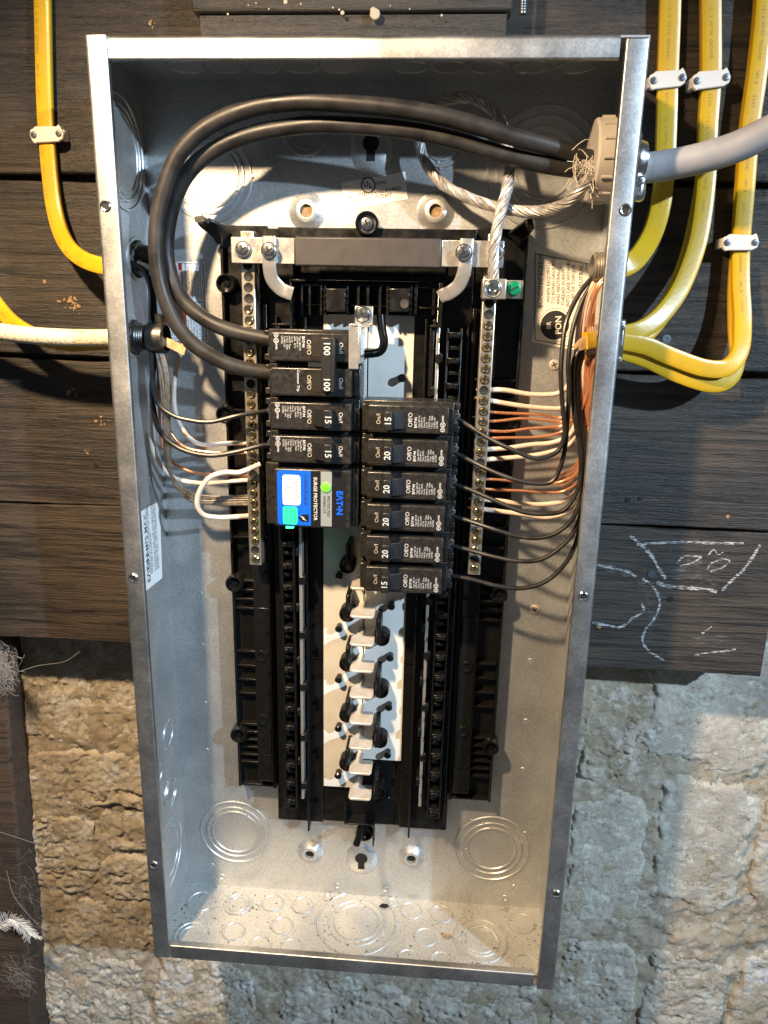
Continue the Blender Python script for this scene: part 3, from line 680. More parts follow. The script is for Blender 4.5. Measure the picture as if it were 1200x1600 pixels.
# warning label (reads upwards, partly behind the mains)
q = [W(326, 535, T), W(320, 409, T), W(256, 409, T), W(256, 531, T)]
lab, n = sticker(q, 'warning_label', 'paper_white', back)
o, U, V = frame(q, n); u = U.normalized(); v = (V - u * V.dot(u)).normalized(); pt = lambda a, b: o + U * a + V * b
m = MB()
for a, b in (((.03, .03), (.97, .03)), ((.97, .03), (.97, .97)), ((.97, .97), (.03, .97)), ((.03, .97), (.03, .03)), ((.50, .03), (.50, .97))): thin(a, b, 0.00022)
rows = ('TENSION DANGEREUSE', 'COUPER L ALIMENTATION', 'AVANT DE TRAVAILLER', 'SUR CET APPAREIL', '', 'INSTALLATEUR ELECTRICIEN', 'A LIRE LES DIRECTIVES SUR', 'POUR RENSEIGNEMENTS', '')
for k in range(15):
    if k in (6, 7): continue
    b = 0.92 - k * 0.062
    text(m, ('INSTALLER TO READ AND', 'FOLLOW INSTRUCTION', 'INSTRUCTION LOCATED AT', 'www.instructions')[k % 4], 0.0023, pt(0.55, b), u, v, 0.0, align=-1)
    text(m, rows[k % 9] or 'A L INTERIEUR', 0.0021, pt(0.06, b), u, v, 0.0, align=-1)
m.build('print', 'ink', lab, 0)
m = MB()
for a0, a1 in ((0.50, 0.97), (0.03, 0.50)):
    b0 = 0.50 if a0 > 0.4 else 0.9
    m.add([pt(a0, b0), pt(a1, b0), pt(a1, b0 + 0.08), pt(a0, b0 + 0.08)], [(0, 1, 2, 3)])
m.add([pt(.03, .46), pt(.46, .46), pt(.46, .53), pt(.03, .53)], [(0, 1, 2, 3)])
m.build('red_band', 'red', lab, 0)
m = MB(); text(m, 'DANGER', 0.0040, pt(0.76, 0.54) + n * 0.0001, u, v, 0.01); c = pt(0.60, 0.54) + n * 0.0001; m.add([c + u * 0.0022, c - u * 0.001 + v * 0.0018, c - u * 0.001 - v * 0.0018], [(0, 1, 2)]); m.build('print', 'paper_white', lab, 0)
# rating label on the left side wall
xw = -HW + T
q = [WX(227, 924, xw), WX(218, 800, xw), WX(249, 783, xw), WX(253, 903, xw)]
q = [q[0], q[1], q[2], q[3]]
lab, n = sticker(q, 'rating_label', 'paper_white', lw)
o, U, V = frame(q, n); u = U.normalized(); v = (V - u * V.dot(u)).normalized(); pt = lambda a, b: o + U * a + V * b
if u.cross(v).dot(n) < 0: v = -v; ptb = lambda a, b: o + U * a + V * (b)
else: ptb = pt
m = MB()
text(m, 'EΛT•N', 0.0085, ptb(0.26, 0.24), u, v, 0.03); text(m, '125 AMPS MAX', 0.0075, ptb(0.58, 0.24), u, v, 0.01)
for k, s_ in enumerate(('120/240 VOLTS 1 PHASE 3 WIRE', 'MAIN LUG LOADCENTER SERIES', 'TYPE BR INTERIOR', '', 'SUITABLE FOR USE AS SERVICE EQUIPMENT WHEN NOT MORE', 'THAN SIX MAIN DISCONNECTING MEANS ARE PROVIDED AND', 'WHEN NOT USED AS A LIGHTING APPLIANCE PANELBOARD', 'SHORT CIRCUIT CURRENT RATING')):
    if s_: text(m, s_, 0.0042, ptb(0.16, 0.34 + k * 0.072), u, v, 0.0, align=-1)
m.build('print', 'ink_dim', lab, 0)
# dirt on the floor of the box
m = MB()
for _ in range(230):
    px, py = random.choice(((random.gauss(290, 22), random.gauss(1425, 30)), (random.uniform(280, 840), random.uniform(1390, 1520)), (random.gauss(372, 18), random.gauss(1412, 10))))
    c = WZ(px, py, -HH + T)
    if abs(c.x) > HW - 0.003 or c.y > -0.004 or c.y < -DP + 0.006: continue
    r = abs(random.gauss(0, 0.00038)) + 0.00015; m.lathe([(r, 0), (r * 0.7, r * 0.5), (0, r * 0.6)], 5, c + Z_ * 0.0001, Z_)
tag(m.build('floor_dirt', 'dark', None, 0), 'dark specks of dirt scattered on the floor of the panel box', 'dirt')['kind'] = 'stuff'
for px, py, mt, r, lb in ((699, 1464, 'crumb', 0.0032, 'small orange wood chip on the floor of the panel box'), (600, 1417, 'dark', 0.0034, 'black crumb of plastic at the back of the panel box floor')):
    c = WZ(px, py, -HH + T) + Z_ * 0.0009; m = MB(); m.prism([(-r * 1.4, -r * .4), (r * .3, -r * .7), (r * 1.4, -r * .2), (r, r * .5), (-r * .6, r * .6)], 0, 0.0012, c, X_, Vector((0, 1, 0)), Z_)
    tag(m.build('wood_chip' if mt == 'crumb' else 'plastic_crumb', mt, None, 0), lb, 'debris')

# ================================================================== CHASSIS
ch = thing('panel_interior', 'black plastic panel interior with bus stabs and neutral bars', 'panel interior', (0, -T, -0.276))
def cp(m, name, mt='plastic', **k): return m.build(name, mt, ch, **k)
PL = 0.012                                   # face of the white insulating plate
# base pan, wings
m = MB(); m.box(-0.0805, -0.0365, 0.004, 0.011, -0.276, 0.262); m.box(0.0365, 0.082, 0.004, 0.011, -0.276, 0.262)
m.box(-0.0365, 0.0365, 0.004, 0.0085, -0.276, 0.262); pan = cp(m, 'base_pan', bevel=0.0006)
for s in (-1, 1):
    xo, xi = (-0.1168, -0.0806) if s < 0 else (0.1215, 0.0822)
    m = MB(); m.box(xo, xi, 0.004, 0.0085, -0.238, 0.264)
    m.box(xo, xo + (0.0022 if s < 0 else -0.0022), 0.0085, 0.0165, -0.238, 0.264)       # rim
    m.box(xi + (-0.0030 if s < 0 else 0.0), xi + (0.0 if s < 0 else 0.0030), 0.0085, 0.0165, -0.238, 0.205)
    m.box(xo, xi, 0.0085, 0.0145, -0.238, -0.2355)
    wing = cp(m, 'wing', bevel=0.0005)
    inn = (xo + 0.0025, xi - 0.0035) if s < 0 else (xi + 0.0035, xo - 0.0025)
    groups = [(-.030, -.056, 4), (-.098, -.140, 4), (-.172, -.212, 6), (.150, .120, 3), (.062, .010, 4)]
    for z1, z0, n in groups:
        for k in range(n):
            z_ = z1 + (z0 - z1) * k / (n - 1); m = MB(); m.box(inn[0], inn[1], 0.0085, 0.0150, z_ - 0.0011, z_ + 0.0011); m.build('rib', 'plastic', wing, bevel=0.0004)
    # long raised channel under the neutral bar
    xb = -0.0893 if s < 0 else 0.093
    m = MB(); m.box(xb - 0.0075, xb + 0.0075, 0.0085, 0.0200, -0.228, -0.010); m.box(xb - 0.0060, xb + 0.0060, 0.0201, 0.0215, -0.200, -0.052); cp(m, 'bar_channel', bevel=0.0008)
    for z_ in (-0.098, -0.162): m = MB(); m.lathe([(0.0055, 0), (0.0050, 0.0016), (0.0034, 0.0016), (0.003, 0.0004), (0, 0.0004)], 20, yv(xb - 0.001, 0.0215, z_)); m.build('boss', 'plastic', wing)
    # moulded marks
    xm = (xo + 0.012) if s < 0 else (xo - 0.012)
    m = MB(); r = random.Random(3 + s)
    for zc, n in ((-0.075, 9), (-0.155, 7), (0.045, 5)):
        for k in range(n): m.box(xm - r.uniform(.001, .004), xm + r.uniform(.001, .004), 0.0085, 0.0090, zc + k * 0.004 - 0.0006, zc + k * 0.004)
    m.build('moulded_mark', 'plastic_gloss', wing)
# hooked ears at the top corners
for s, pts in ((-1, [(350, 372, .012), (338, 360, .016), (322, 349, .026), (312, 342, .040)]), (1, [(806, 372, .012), (816, 362, .018), (824, 354, .026), (829, 350, .038)])):
    m = MB(); m.tube(px_path(pts, 6), 0.0060, 10, flat=0.0035, rfun=lambda t: 1.15 - 0.5 * t); cp(m, 'hook')
# round mounting bosses
for px, py in ((352, 443), (351, 648), (365, 913), (372, 1150), (800, 660), (780, 930), (767, 1170)):
    m = MB(); m.lathe([(0.0078, 0.0), (0.0078, 0.0135), (0.0070, 0.0148), (0.0060, 0.0148), (0.0052, 0.0105), (0.0030, 0.0100), (0.0024, 0.0112), (0, 0.0114)], 28, W(px, py, 0.0205) * 1.0 + Vector((0, 0.0145, 0)))
    cp(m, 'mounting_boss', 'plastic_gloss')
c = W(573, 349, 0.026)
m = MB(); m.lathe([(0.0090, -0.012), (0.0088, 0.0), (0.0078, 0.0012), (0.0068, 0.0010), (0.0058, -0.0050), (0, -0.0050)], 28, c); bo = cp(m, 'mounting_boss', 'plastic_gloss'); inst(SCREW_ZINC, 'screw', bo, c - Y_ * 0.0048)
# long ridges of the pan
for x in (-0.0490, 0.0465):
    m = MB(); m.box(x - 0.0009, x + 0.0009, 0.011, 0.0215, -0.279, 0.196); cp(m, 'ridge', bevel=0.0003)
for x in (-0.0725, 0.0790):
    m = MB(); m.box(x - 0.0007, x + 0.0007, 0.011, 0.0200, -0.262, 0.196); cp(m, 'ridge', bevel=0.0003)
for z_ in (-0.102, 0.075, 0.1):
    m = MB(); m.box(-0.0480, -0.0367, 0.011, 0.0122, z_ - 0.0008, z_ + 0.0008); m.box(0.0367, 0.0455, 0.011, 0.0122, z_ - 0.0008, z_ + 0.0008); cp(m, 'ridge')
# white insulating plates
m = MB(); m.box(-0.0360, -0.0005, 0.0086, PL, -0.2350, 0.1985); cp(m, 'insulating_plate', 'plate', bevel=0.0004)
m = MB(); m.box(0.0005, 0.0370, 0.0086, PL, -0.2030, 0.1985); cp(m, 'insulating_plate', 'plate', bevel=0.0004)
# bus stabs
for k, py in enumerate((922, 963, 1007, 1048, 1089, 1130, 1169, 1208, 1248)):
    z_ = W(566, py, 0.046).z
    if k == 0: z_ = W(566, 963, 0.046).z + 0.0252
    m = MB()
    out = [(-0.0040, PL), (0.0015, PL), (0.0015, 0.0255), (0.0100, 0.0255), (0.0112, 0.0268), (0.0112, 0.0440), (0.0096, 0.0462), (-0.0072, 0.0462), (-0.0092, 0.0440), (-0.0092, 0.0300), (-0.0055, 0.0255)]
    m.prism([(a, b) for a, b in out], -0.0022, 0.0, Vector((0.0006, 0, z_)), X_, Y_, Z_); cp(m, 'bus_stab', 'stab', bevel=0.0006)
# foot of each stab: small riveted tab on the plate
# dividers beside the stabs
def divider(px, py, s):
    c = W(px, py, 0.030); m = MB()
    m.box(c.x - 0.0021, c.x + 0.0021, PL - 0.001, 0.036, c.z - 0.0040, c.z + 0.0185)
    m.lathe([(0.0072, -0.0), (0.0072, 0.0120), (0.0062, 0.0135), (0.0045, 0.0105), (0, 0.0105)], 24, Vector((c.x + s * 0.0020, -PL, c.z - 0.0045)))
    m.box(c.x - 0.0012, c.x + 0.0012, 0.036, 0.0385, c.z + 0.004, c.z + 0.018)
    cp(m, 'divider', 'plastic', bevel=0.0008)
for py in (880, 957, 1036, 1117, 1194): divider(545 - (py - 950) * 0.004, py, -1)
for py in (995, 1078, 1157, 1237): divider(592 - (py - 990) * 0.018, py, 1)
# pins
pm = MB(); pm.lathe([(0.0029, 0), (0.0029, 0.0060), (0.0033, 0.0064), (0.0033, 0.0078), (0.0022, 0.0090), (0, 0.0093)], 18, Vector((0, 0, 0)))
po = pm.build('pin', 'plastic_gloss'); pin_me = po.data; bpy.data.objects.remove(po)
for k in range(5): inst(pin_me, 'pin', ch, yv(-0.0213, PL - 0.0003, -0.0200 - 0.0495 * k))
for k in range(4): inst(pin_me, 'pin', ch, yv(0.0245, PL - 0.0003, -0.0460 - 0.0490 * k))
inst(pin_me, 'pin', ch, yv(0.0285, PL - 0.0003, W(619, 590, 0.016).z))
inst(pin_me, 'pin', ch, yv(0.0252, 0.0085, -0.2420))
# thin neutral rails with clips
for x, z1 in ((-0.0530, 0.185), (0.0560, 0.222)):
    m = MB(); m.box(x - 0.0013, x + 0.0013, 0.0180, 0.0290, -0.238, z1); ra = cp(m, 'neutral_rail', 'tinned', bevel=0.0004)
    k = 0; z_ = z1 - 0.03
    while z_ > -0.235:
        m = MB(); sx = 1 if k % 2 else -1
        m.box(x + sx * 0.0014, x + sx * 0.0042, 0.011, 0.0300, z_ - 0.0040, z_ + 0.0040); m.box(x - 0.0016, x + sx * 0.0042, 0.0291, 0.0310, z_ - 0.0032, z_ + 0.0032)
        m.build('rail_clip', 'plastic', ch, bevel=0.0005); k += 1; z_ -= 0.0252
# castellated breaker hooks
for s, xa, xb in ((-1, -0.0690, -0.0575), (1, 0.0625, 0.0745)):
    m = MB(); m.box(xa, xa + 0.0016, 0.011, 0.0330, -0.246, 0.190); m.box(xb - 0.0016, xb, 0.011, 0.0330, -0.246, 0.190); rail = cp(m, 'hook_rail', bevel=0.0004)
    z_ = 0.187; k = 0
    while z_ > -0.246:
        m = MB(); h = (0.0048, 0.0030)[k % 2]
        m.box(xa + 0.0017, xb - 0.0017, 0.011, (0.0350, 0.0300)[k % 2], z_ - h, z_)
        if k % 2 == 0: m.box(xa + 0.003, xb - 0.0055 if s < 0 else xb - 0.003, 0.0350, 0.0385, z_ - h * 0.8, z_)
        m.build('hook_tooth', 'plastic', rail, bevel=0.0005); z_ -= (0.0105, 0.0087)[k % 2]; k += 1
    for z_ in ((-0.004, -0.075, -0.150, -0.212) if s < 0 else (0.115, -0.060, -0.132, -0.205)):
        xx = xa - 0.0045 if s < 0 else xb + 0.0020
        m = MB(); m.box(xx, xx + 0.0028, 0.0112, 0.0180, z_ - 0.008, z_ + 0.008); m.build('metal_tab', 'tinned' if s < 0 else 'plastic_gloss', ch)
# foot of the pan: bracket and post
m = MB(); c = W(562, 1278, 0.02)
m.box(c.x - 0.013, c.x + 0.014, 0.0085, 0.0230, c.z - 0.006, c.z - 0.0045); m.box(c.x - 0.0145, c.x - 0.013, 0.0085, 0.0230, c.z - 0.006, c.z + 0.012); m.box(c.x + 0.0125, c.x + 0.014, 0.0085, 0.0210, c.z - 0.030, c.z - 0.0061)
cp(m, 'foot_bracket', bevel=0.0004)
m = MB(); m.tube([W(572, 1292, 0.012), W(564, 1298, 0.030), W(557, 1319, 0.046)], 0.0032, 14); m.lathe([(0.008, 0), (0.008, 0.007), (0.0065, 0.008), (0.0055, 0.003), (0, 0.003)], 22, W(570, 1296, 0.010)); cp(m, 'foot_post', 'plastic_gloss')
# head moulding: pockets
m = MB()
zt, zb = W(570, 441, 0.028).z, W(570, 486, 0.028).z
def hb(px0, px1, py0, py1, d0, d1): a, b = W(px0, py0, d1), W(px1, py1, d1); m.box(a.x, b.x, d0, d1, b.z, a.z)
hb(497, 655, 437, 441, 0.0085, 0.036); hb(470, 690, 476, 480, 0.0085, 0.030)
for a in (470, 482, 500, 506, 541, 558, 573, 592, 604, 640, 648, 676): hb(a, a + 3, 444, 492, 0.0085, 0.030)
hb(470, 500, 444, 447, 0.0085, 0.030); hb(556, 600, 444, 447, 0.0085, 0.030); hb(655, 688, 448, 451, 0.0085, 0.030); hb(655, 688, 480, 483, 0.0085, 0.030)
cp(m, 'head_moulding', bevel=0.0004)
for a, b in ((508, 540), (608, 640)):
    m = MB(); hb(a, b, 450, 487, 0.0085, 0.033); cp(m, 'head_block', bevel=0.0008)
    m = MB()
    for k in range(4):
        for xx in (a - 3, b + 1): hb(xx, xx + 3, 452 + k * 10, 456 + k * 10, 0.03, 0.0345)
    cp(m, 'moulded_stud', 'plastic_gloss')
m = MB(); m.lathe([(0.0036, 0), (0.0032, 0.0006), (0, 0.0004)], 16, W(632, 475, 0.0332)); cp(m, 'moulded_disc', 'sleeve')
m = MB(); hb(686, 690, 442, 512, 0.0085, 0.040); hb(672, 690, 508, 512, 0.0085, 0.034); hb(672, 675, 512, 620, 0.0085, 0.030); cp(m, 'head_wall', bevel=0.0004); m = MB(); hb(452, 456, 436, 505, 0.0085, 0.034); hb(456, 476, 436, 440, 0.0085, 0.036); hb(425, 456, 505, 509, 0.0085, 0.034)
cp(m, 'head_wall', bevel=0.0004)
m = MB(); a, b = W(415, 352, 0.02), W(800, 372, 0.02); m.box(-0.070, 0.082, 0.011, 0.020, 0.2545, 0.262); m.box(-0.058, -0.0565, 0.011, 0.024, 0.20, 0.2543); m.box(-0.0565, 0.060, 0.011, 0.0145, 0.2285, 0.2543); cp(m, 'head_shelf', bevel=0.0006)
# curved black phase conductor beside the plate
m = MB(); m.tube(px_path([(595, 492, .035), (597, 515, .036), (600, 535, .036), (594, 549, .034), (575, 553, .030), (560, 553, .028)], 8), 0.0034, 12); cp(m, 'phase_link', 'plastic_gloss')
m = MB(); a = W(570, 546, 0.03); m.box(a.x, a.x + 0.014, 0.024, 0.028, a.z - 0.001, a.z + 0.001); cp(m, 'phase_tab', 'zinc')
# sleeved neutral strap across the head
m = MB(); m.box(-0.0518, 0.0560, 0.0420, 0.0482, 0.2322, 0.2526); cp(m, 'strap_sleeve', 'sleeve', bevel=0.0012)
for x0, x1 in ((-0.0995, -0.0519), (0.0561, 0.1010)):
    m = MB(); m.box(x0, x1, 0.0435, 0.0466, 0.2334, 0.2518); cp(m, 'neutral_strap', 'tinned', bevel=0.0005)
for px, py in ((380, 390), (775, 394)): inst(SCREW_ZINC, 'screw', ch, W(px, py, 0.0466 + 0.001) - Y_ * 0.0009)
# S-shaped links
for pts, scr in (([(420, 369, .0497), (421, 395, .0497), (421, 415, .0490), (425, 435, .0470), (437, 450, .045), (448, 456, .0445), (457, 459, .044)], (421, 392)),
                 ([(730, 373, .0497), (728, 400, .0497), (725, 425, .0490), (717, 445, .0470), (703, 457, .045), (693, 461, .042), (688, 464, .040)], (725, 395))):
    P_ = px_path(pts, 8); m = MB(); m.tube(P_, 0.0050, 12, flat=0.0016); lk = cp(m, 's_link', 'tinned')
    inst(SCREW_ZINC, 'screw', lk, W(*scr, 0.0512))
# neutral bars with terminals
def neutral_bar(x, ztop, screws, holes):
    m = MB(); m.box(x - 0.0052, x + 0.0052, 0.0275, 0.0385, -0.0065, ztop); bar = cp(m, 'neutral_bar', 'alu', bevel=0.0007)
    k = 0; z_ = -0.0008
    while z_ < ztop - 0.004:
        inst(THOLE if k in holes else TERM, 'terminal_hole' if k in holes else 'terminal_screw', bar, yv(x + random.uniform(-.0003, .0003), 0.0386, z_), (0, random.uniform(0, 3), 0)); z_ += 0.00805; k += 1
    return bar
neutral_bar(-0.0893, 0.2570, None, {1, 9, 18, 28, 27, 26, 29, 30, 31})
nb = neutral_bar(0.0930, 0.2300, None, {1, 8, 11, 18, 25, 26, 27})
m = MB(); m.box(0.0895, 0.0965, 0.030, 0.0430, 0.2301, 0.2570); cp(m, 'bar_tail', 'alu', bevel=0.0006)
# big neutral lug and green bonding screw
a, b = W(754, 435, 0.052), W(790, 468, 0.052)
m = MB(); m.box(a.x, b.x, 0.0386, 0.0540, b.z, a.z); lug = cp(m, 'neutral_lug', 'alu', bevel=0.0008)
m = MB(); c = W(770, 451, 0.0541); m.lathe([(0.0064, 0), (0.0060, 0.0007), (0.0050, 0.0004), (0.0042, 0.0012), (0.0026, 0.0012), (0.0020, 0.0002), (0, 0.0002)], 26, c); m.build('lug_screw', 'zinc', lug)
a, b = W(786, 436, 0.047), W(817, 468, 0.047); m = MB(); m.box(a.x + 0.001, b.x, 0.0405, 0.0440, b.z + .0005, a.z - .0005); cp(m, 'bonding_tab', 'alu', bevel=0.0004)
inst(SCREW_GREEN, 'bonding_screw', ch, W(803, 451, 0.0441))
for o in list(ch.children):
    if o.name.startswith('bonding_screw'): o['label'] = 'green bonding screw'

# ================================================================== BREAKERS
def ul_mark(m, c, u, v, R=0.0016):
    pr = [(math.cos(t_ * 0.3927), math.sin(t_ * 0.3927)) for t_ in range(16)]
    m.add([c + u * a * R + v * b * R for a, b in pr] + [c + u * a * R * .78 + v * b * R * .78 for a, b in pr], [(j, (j + 1) % 16, 16 + (j + 1) % 16, 16 + j) for j in range(16)])
    text(m, 'UL', R * 1.25, c, u, v, 0.02)
def pole(th, s, z1, handle=True, printed=True, amp='15', wide=25.4):
    """one breaker pole; s = side, z1 = top edge (m), u measured outward from the middle"""
    h = wide / 1000; z0 = z1 - h; zc = (z0 + z1) / 2
    X = lambda u: s * u / 1000
    m = MB(); m.box(X(0.9), X(70.5), 0.0300, 0.0550, z0 + 0.0003, z1 - 0.0003)
    m.box(X(70.5), X(75.0), 0.0300, 0.0510, z0 + 0.0015, zc - 0.0062); m.box(X(70.5), X(75.0), 0.0300, 0.0510, zc + 0.0062, z1 - 0.0015); m.box(X(70.5), X(74.0), 0.0300, 0.0360, zc - 0.0061, zc + 0.0061)
    body = m.build('body', 'breaker', th, bevel=0.0007)
    m = MB(); m.box(X(6.2), X(66.5), 0.0551, 0.0680, zc - 0.0104, zc + 0.0104)
    face = m.build('face', 'breaker', th, bevel=0.0011, bseg=3)
    # shoulder and moulded seams
    m = MB(); m.box(X(0.9), X(6.0), 0.0551, 0.0590, zc - 0.0100, zc + 0.0100); m.build('shoulder', 'breaker', th, bevel=0.0006); m = MB(); m.box(X(66.7), X(70.0), 0.0551, 0.0580, zc - 0.0085, zc + 0.0085); m.build('shoulder', 'breaker', th, bevel=0.0006)
    m = MB(); zl = zc - 0.0078
    for a, b, q0, q1 in ((6.6, 44, zl, zl), (44, 44, zl, zl + .0028), (44, 51, zl + .0028, zl + .0028), (51, 51, zl + .0028, zl), (51, 65, zl, zl)):
        m.box(X(a) - 0.0002, X(b) + 0.0002, 0.0680, 0.06832, min(q0, q1) - 0.00018, max(q0, q1) + 0.00018) if s > 0 else m.box(X(b) - 0.0002, X(a) + 0.0002, 0.0680, 0.06832, min(q0, q1) - 0.00018, max(q0, q1) + 0.00018)
    m.build('seam', 'sleeve', face, 0)
    m = MB(); m.box(X(18.5), X(35.5), 0.0681, 0.0684, zc - 0.0068, zc + 0.0068); m.build('handle_slot', 'dark', face, 0)
    # terminal clamp at the outer end
    m = MB(); m.box(X(70.6), X(74.2), 0.0361, 0.0440, zc - 0.0060, zc + 0.0060); m.build('terminal', 'zinc', th, bevel=0.0005); inst(SCREW_SMALL, 'terminal_screw', th, yv(X(72.4), 0.0441, zc + 0.001))
    u, v = (-Z_, X_) if s < 0 else (Z_, -X_)
    if handle:
        poly = [(19.0, 0.0684), (35.0, 0.0684), (33.0, 0.0710), (26.0, 0.0745), (25.0, 0.0800), (19.5, 0.0800)]
        m = MB(); m.prism([(s * a / 1000, b) for a, b in poly], -0.0068, 0.0068, Vector((0, 0, zc)), X_, Y_, Z_); hd = m.build('handle', 'handle', th, bevel=0.0006)
        m = MB(); text(m, amp, 0.0066, yv(X(22.2), 0.08012, zc), u, v, 0.012); m.build('rating', 'print_white', hd, 0)
    m = MB(); d = 0.06835
    text(m, 'On/I', 0.0044, yv(X(14.3), d, zc), u, v, 0.0); m.build('on_mark', 'print_white', face, 0); m = MB(); text(m, 'Off/O', 0.0045, yv(X(38.0), d, zc), u, v, 0.0); m.build('off_mark', 'print_white', face, 0); m = MB()
    if printed == 'common': text(m, 'Common Trip', 0.0027, yv(X(46), d, zc + 0.001), u, v, 0.01)
    elif printed:
        top = zc + 0.0076 if s < 0 else zc - 0.0058
        rows = ('EΛT•N', 'Type BR1' + amp, '120/240 V~', 'Type SWD', 'Cu-Al', 'HACR Type', '1 Pole  10kA', 'CURR LIM', 'LISTED')
        if amp == '100': rows = ('EΛT•N', 'Type BR2100', '120/240 V~', '100A  40°C', 'Cu-Al', 'HACR Type', '2 Pole  10kA', 'CURR LIM', 'LISTED')
        for k, t_ in enumerate(rows):
            text(m, t_, 0.0027 if k == 0 else 0.00185, yv(X(42.0 + k * 1.9 + (0.6 if k else 0)), d, top), u, v, 0.03 if k == 0 else 0.0, align=-1)
        ul_mark(m, yv(X(62.0), d, zc + (0.0042 if s < 0 else -0.0030)), u, v, 0.0019); ul_mark(m, yv(X(62.0), d, zc + (0.0082 if s < 0 else -0.0068)), u, v, 0.0017)
        text(m, 'LISTED', 0.0017, yv(X(62.0), d, zc + (0.0004 if s < 0 else 0.0012)), u, v, 0.03)
    if printed: m.build('print', 'print_white', face, 0)
PITCH = 0.0254; ZT = 0.1872
slot = lambda k: ZT - PITCH * k
t = thing('main_breaker', 'double pole 100 amp main breaker with one wide tied handle', 'circuit breaker', yv(-0.036, 0.03, slot(2)))
pole(t, -1, slot(0), handle=False, amp='100'); pole(t, -1, slot(1), handle=False, printed='common')
m = MB(); m.box(-0.0275, -0.0175, 0.0686, 0.0790, slot(0) - 0.0440, slot(0) - 0.0050); hd = m.build('tied_handle', 'handle', t, bevel=0.0009)
m = MB(); m.box(-0.0195, -0.0176, 0.0791, 0.0802, slot(0) - 0.0438, slot(0) - 0.0052); m.build('handle_rib', 'handle', hd, bevel=0.0003)
m = MB()
for k in (0, 1): text(m, '100', 0.0066, yv(-0.0232, 0.0792, slot(k) - 0.0127), -Z_, X_, 0.012)
m.build('rating', 'print_white', hd, 0)
m = MB(); m.box(-0.0400, -0.0300, 0.0551, 0.0600, slot(1) - 0.0018, slot(1) + 0.0018); m.build('spacer', 'tinned', t)
for k, amp, lb in ((2, '15', 'single 15 amp breaker just below the tied 100 amp main breaker'), (3, '15', 'single 15 amp breaker directly above the blue surge protector')):
    t = thing('circuit_breaker', lb, 'circuit breaker', yv(-0.036, 0.03, slot(k + 1)), 'single pole breakers'); pole(t, -1, slot(k), amp=amp)
names = ('first 15 amp breaker at the top of the column of six', 'second breaker of the column of six, 20 amp, under the top 15', 'third breaker of the column of six, 20 amp, level with the surge protector label',
         'fourth breaker of the column of six, 20 amp', 'fifth breaker of the column of six, last marked 20 amp', 'bottom 15 amp breaker of the column of six above the bare bus stabs')
for k in range(6):
    t = thing('circuit_breaker', names[k], 'circuit breaker', yv(0.036, 0.03, slot(k + 3)), 'single pole breakers'); pole(t, 1, slot(k + 2), amp=('15', '20', '20', '20', '20', '15')[k])
# hold-down bracket of the back-fed main
t = thing('hold_down_bracket', 'bent zinc hold-down bracket screwed beside the main breaker', 'bracket', W(560, 575, 0.06))
a, b = W(545, 506, 0.0695), W(560, 577, 0.0695); m = MB(); m.box(a.x, b.x, 0.0683, 0.0700, b.z, a.z); m.build('arm', 'tinned', t, bevel=0.0004)
m = MB(); m.box(b.x, b.x + 0.0012, 0.0400, 0.0700, b.z + 0.004, a.z); m.build('side_plate', 'tinned', t, bevel=0.0003)
m = MB(); c = b; m.box(b.x + 0.0013, b.x + 0.0017, 0.047, 0.066, b.z + 0.010, a.z - 0.006); lb_ = m.build('barcode_label', 'paper_white', t)
a2, b2 = W(554, 478, 0.048), W(582, 508, 0.048); m = MB(); m.box(a2.x, b2.x, 0.0440, 0.0456, b2.z, a2.z); m.box(a2.x, b2.x, 0.0440, 0.0700, b2.z - 0.0014, b2.z - 0.0001); m.build('screw_tab', 'tinned', t, bevel=0.0004); inst(SCREW_ZINC, 'screw', t, W(567, 491, 0.0462))
# surge protector
t = thing('surge_protector', 'surge protector with blue and black label and lit green lamp', 'surge protector', yv(-0.036, 0.03, slot(6)))
z1, z0 = slot(4), slot(6)
m = MB(); m.box(-0.0750, -0.0009, 0.0300, 0.0550, z0 + 0.0003, z1 - 0.0003); m.build('body', 'breaker', t, bevel=0.0008)
m = MB(); m.box(-0.0655, -0.0062, 0.0551, 0.0680, z0 + 0.0022, z1 - 0.0022); fc = m.build('face', 'breaker', t, bevel=0.0014, bseg=3)
m = MB(); m.box(-0.0060, -0.0009, 0.0551, 0.0600, z0 + 0.002, z1 - 0.002); m.build('shoulder', 'breaker', t, bevel=0.0006)
lx0, lx1, lz0, lz1 = -0.0632, -0.0098, z0 + 0.0040, z1 - 0.0034
lw_ = lx1 - lx0; lh = lz1 - lz0
def LP(a, b, d=0.0684): return yv(lx0 + lw_ * a, d, lz1 - lh * b)       # a right, b down, both 0..1 as in the picture
def patch(pts, name, mt, d, parent=fc):
    m = MB(); m.add([LP(a, b, d) for a, b in pts][::-1], [tuple(range(len(pts)))]); return m.build(name, mt, parent, 0)
def rr(a0, a1, b0, b1, ra=0.05):
    k = lw_ / lh; out = []
    for ca, cb, t0 in ((a1 - ra, b1 - ra * k, 0), (a0 + ra, b1 - ra * k, 90), (a0 + ra, b0 + ra * k, 180), (a1 - ra, b0 + ra * k, 270)):
        for j in range(5): an = math.radians(t0 + 22.5 * j); out.append((ca + ra * math.cos(an), cb + ra * k * math.sin(an)))
    return out
patch(rr(0, 1, 0, 1), 'front_label', 'label_black', 0.0682)
patch([p if p[0] < 0.3 else (0.49, p[1]) for p in rr(0, 1, 0, 1)], 'blue_field', 'blue', 0.0684)
patch([(0.635, 0.001), (0.795, 0.001), (0.795, 0.999), (0.635, 0.999)], 'silver_band', 'silver_band', 0.0684)
patch(rr(0.08, 0.34, 0.08, 0.63, 0.04), 'white_field', 'paper_white', 0.0686)
patch(rr(0.08, 0.29, 0.66, 0.985, 0.03), 'green_window', 'led_window', 0.0686)
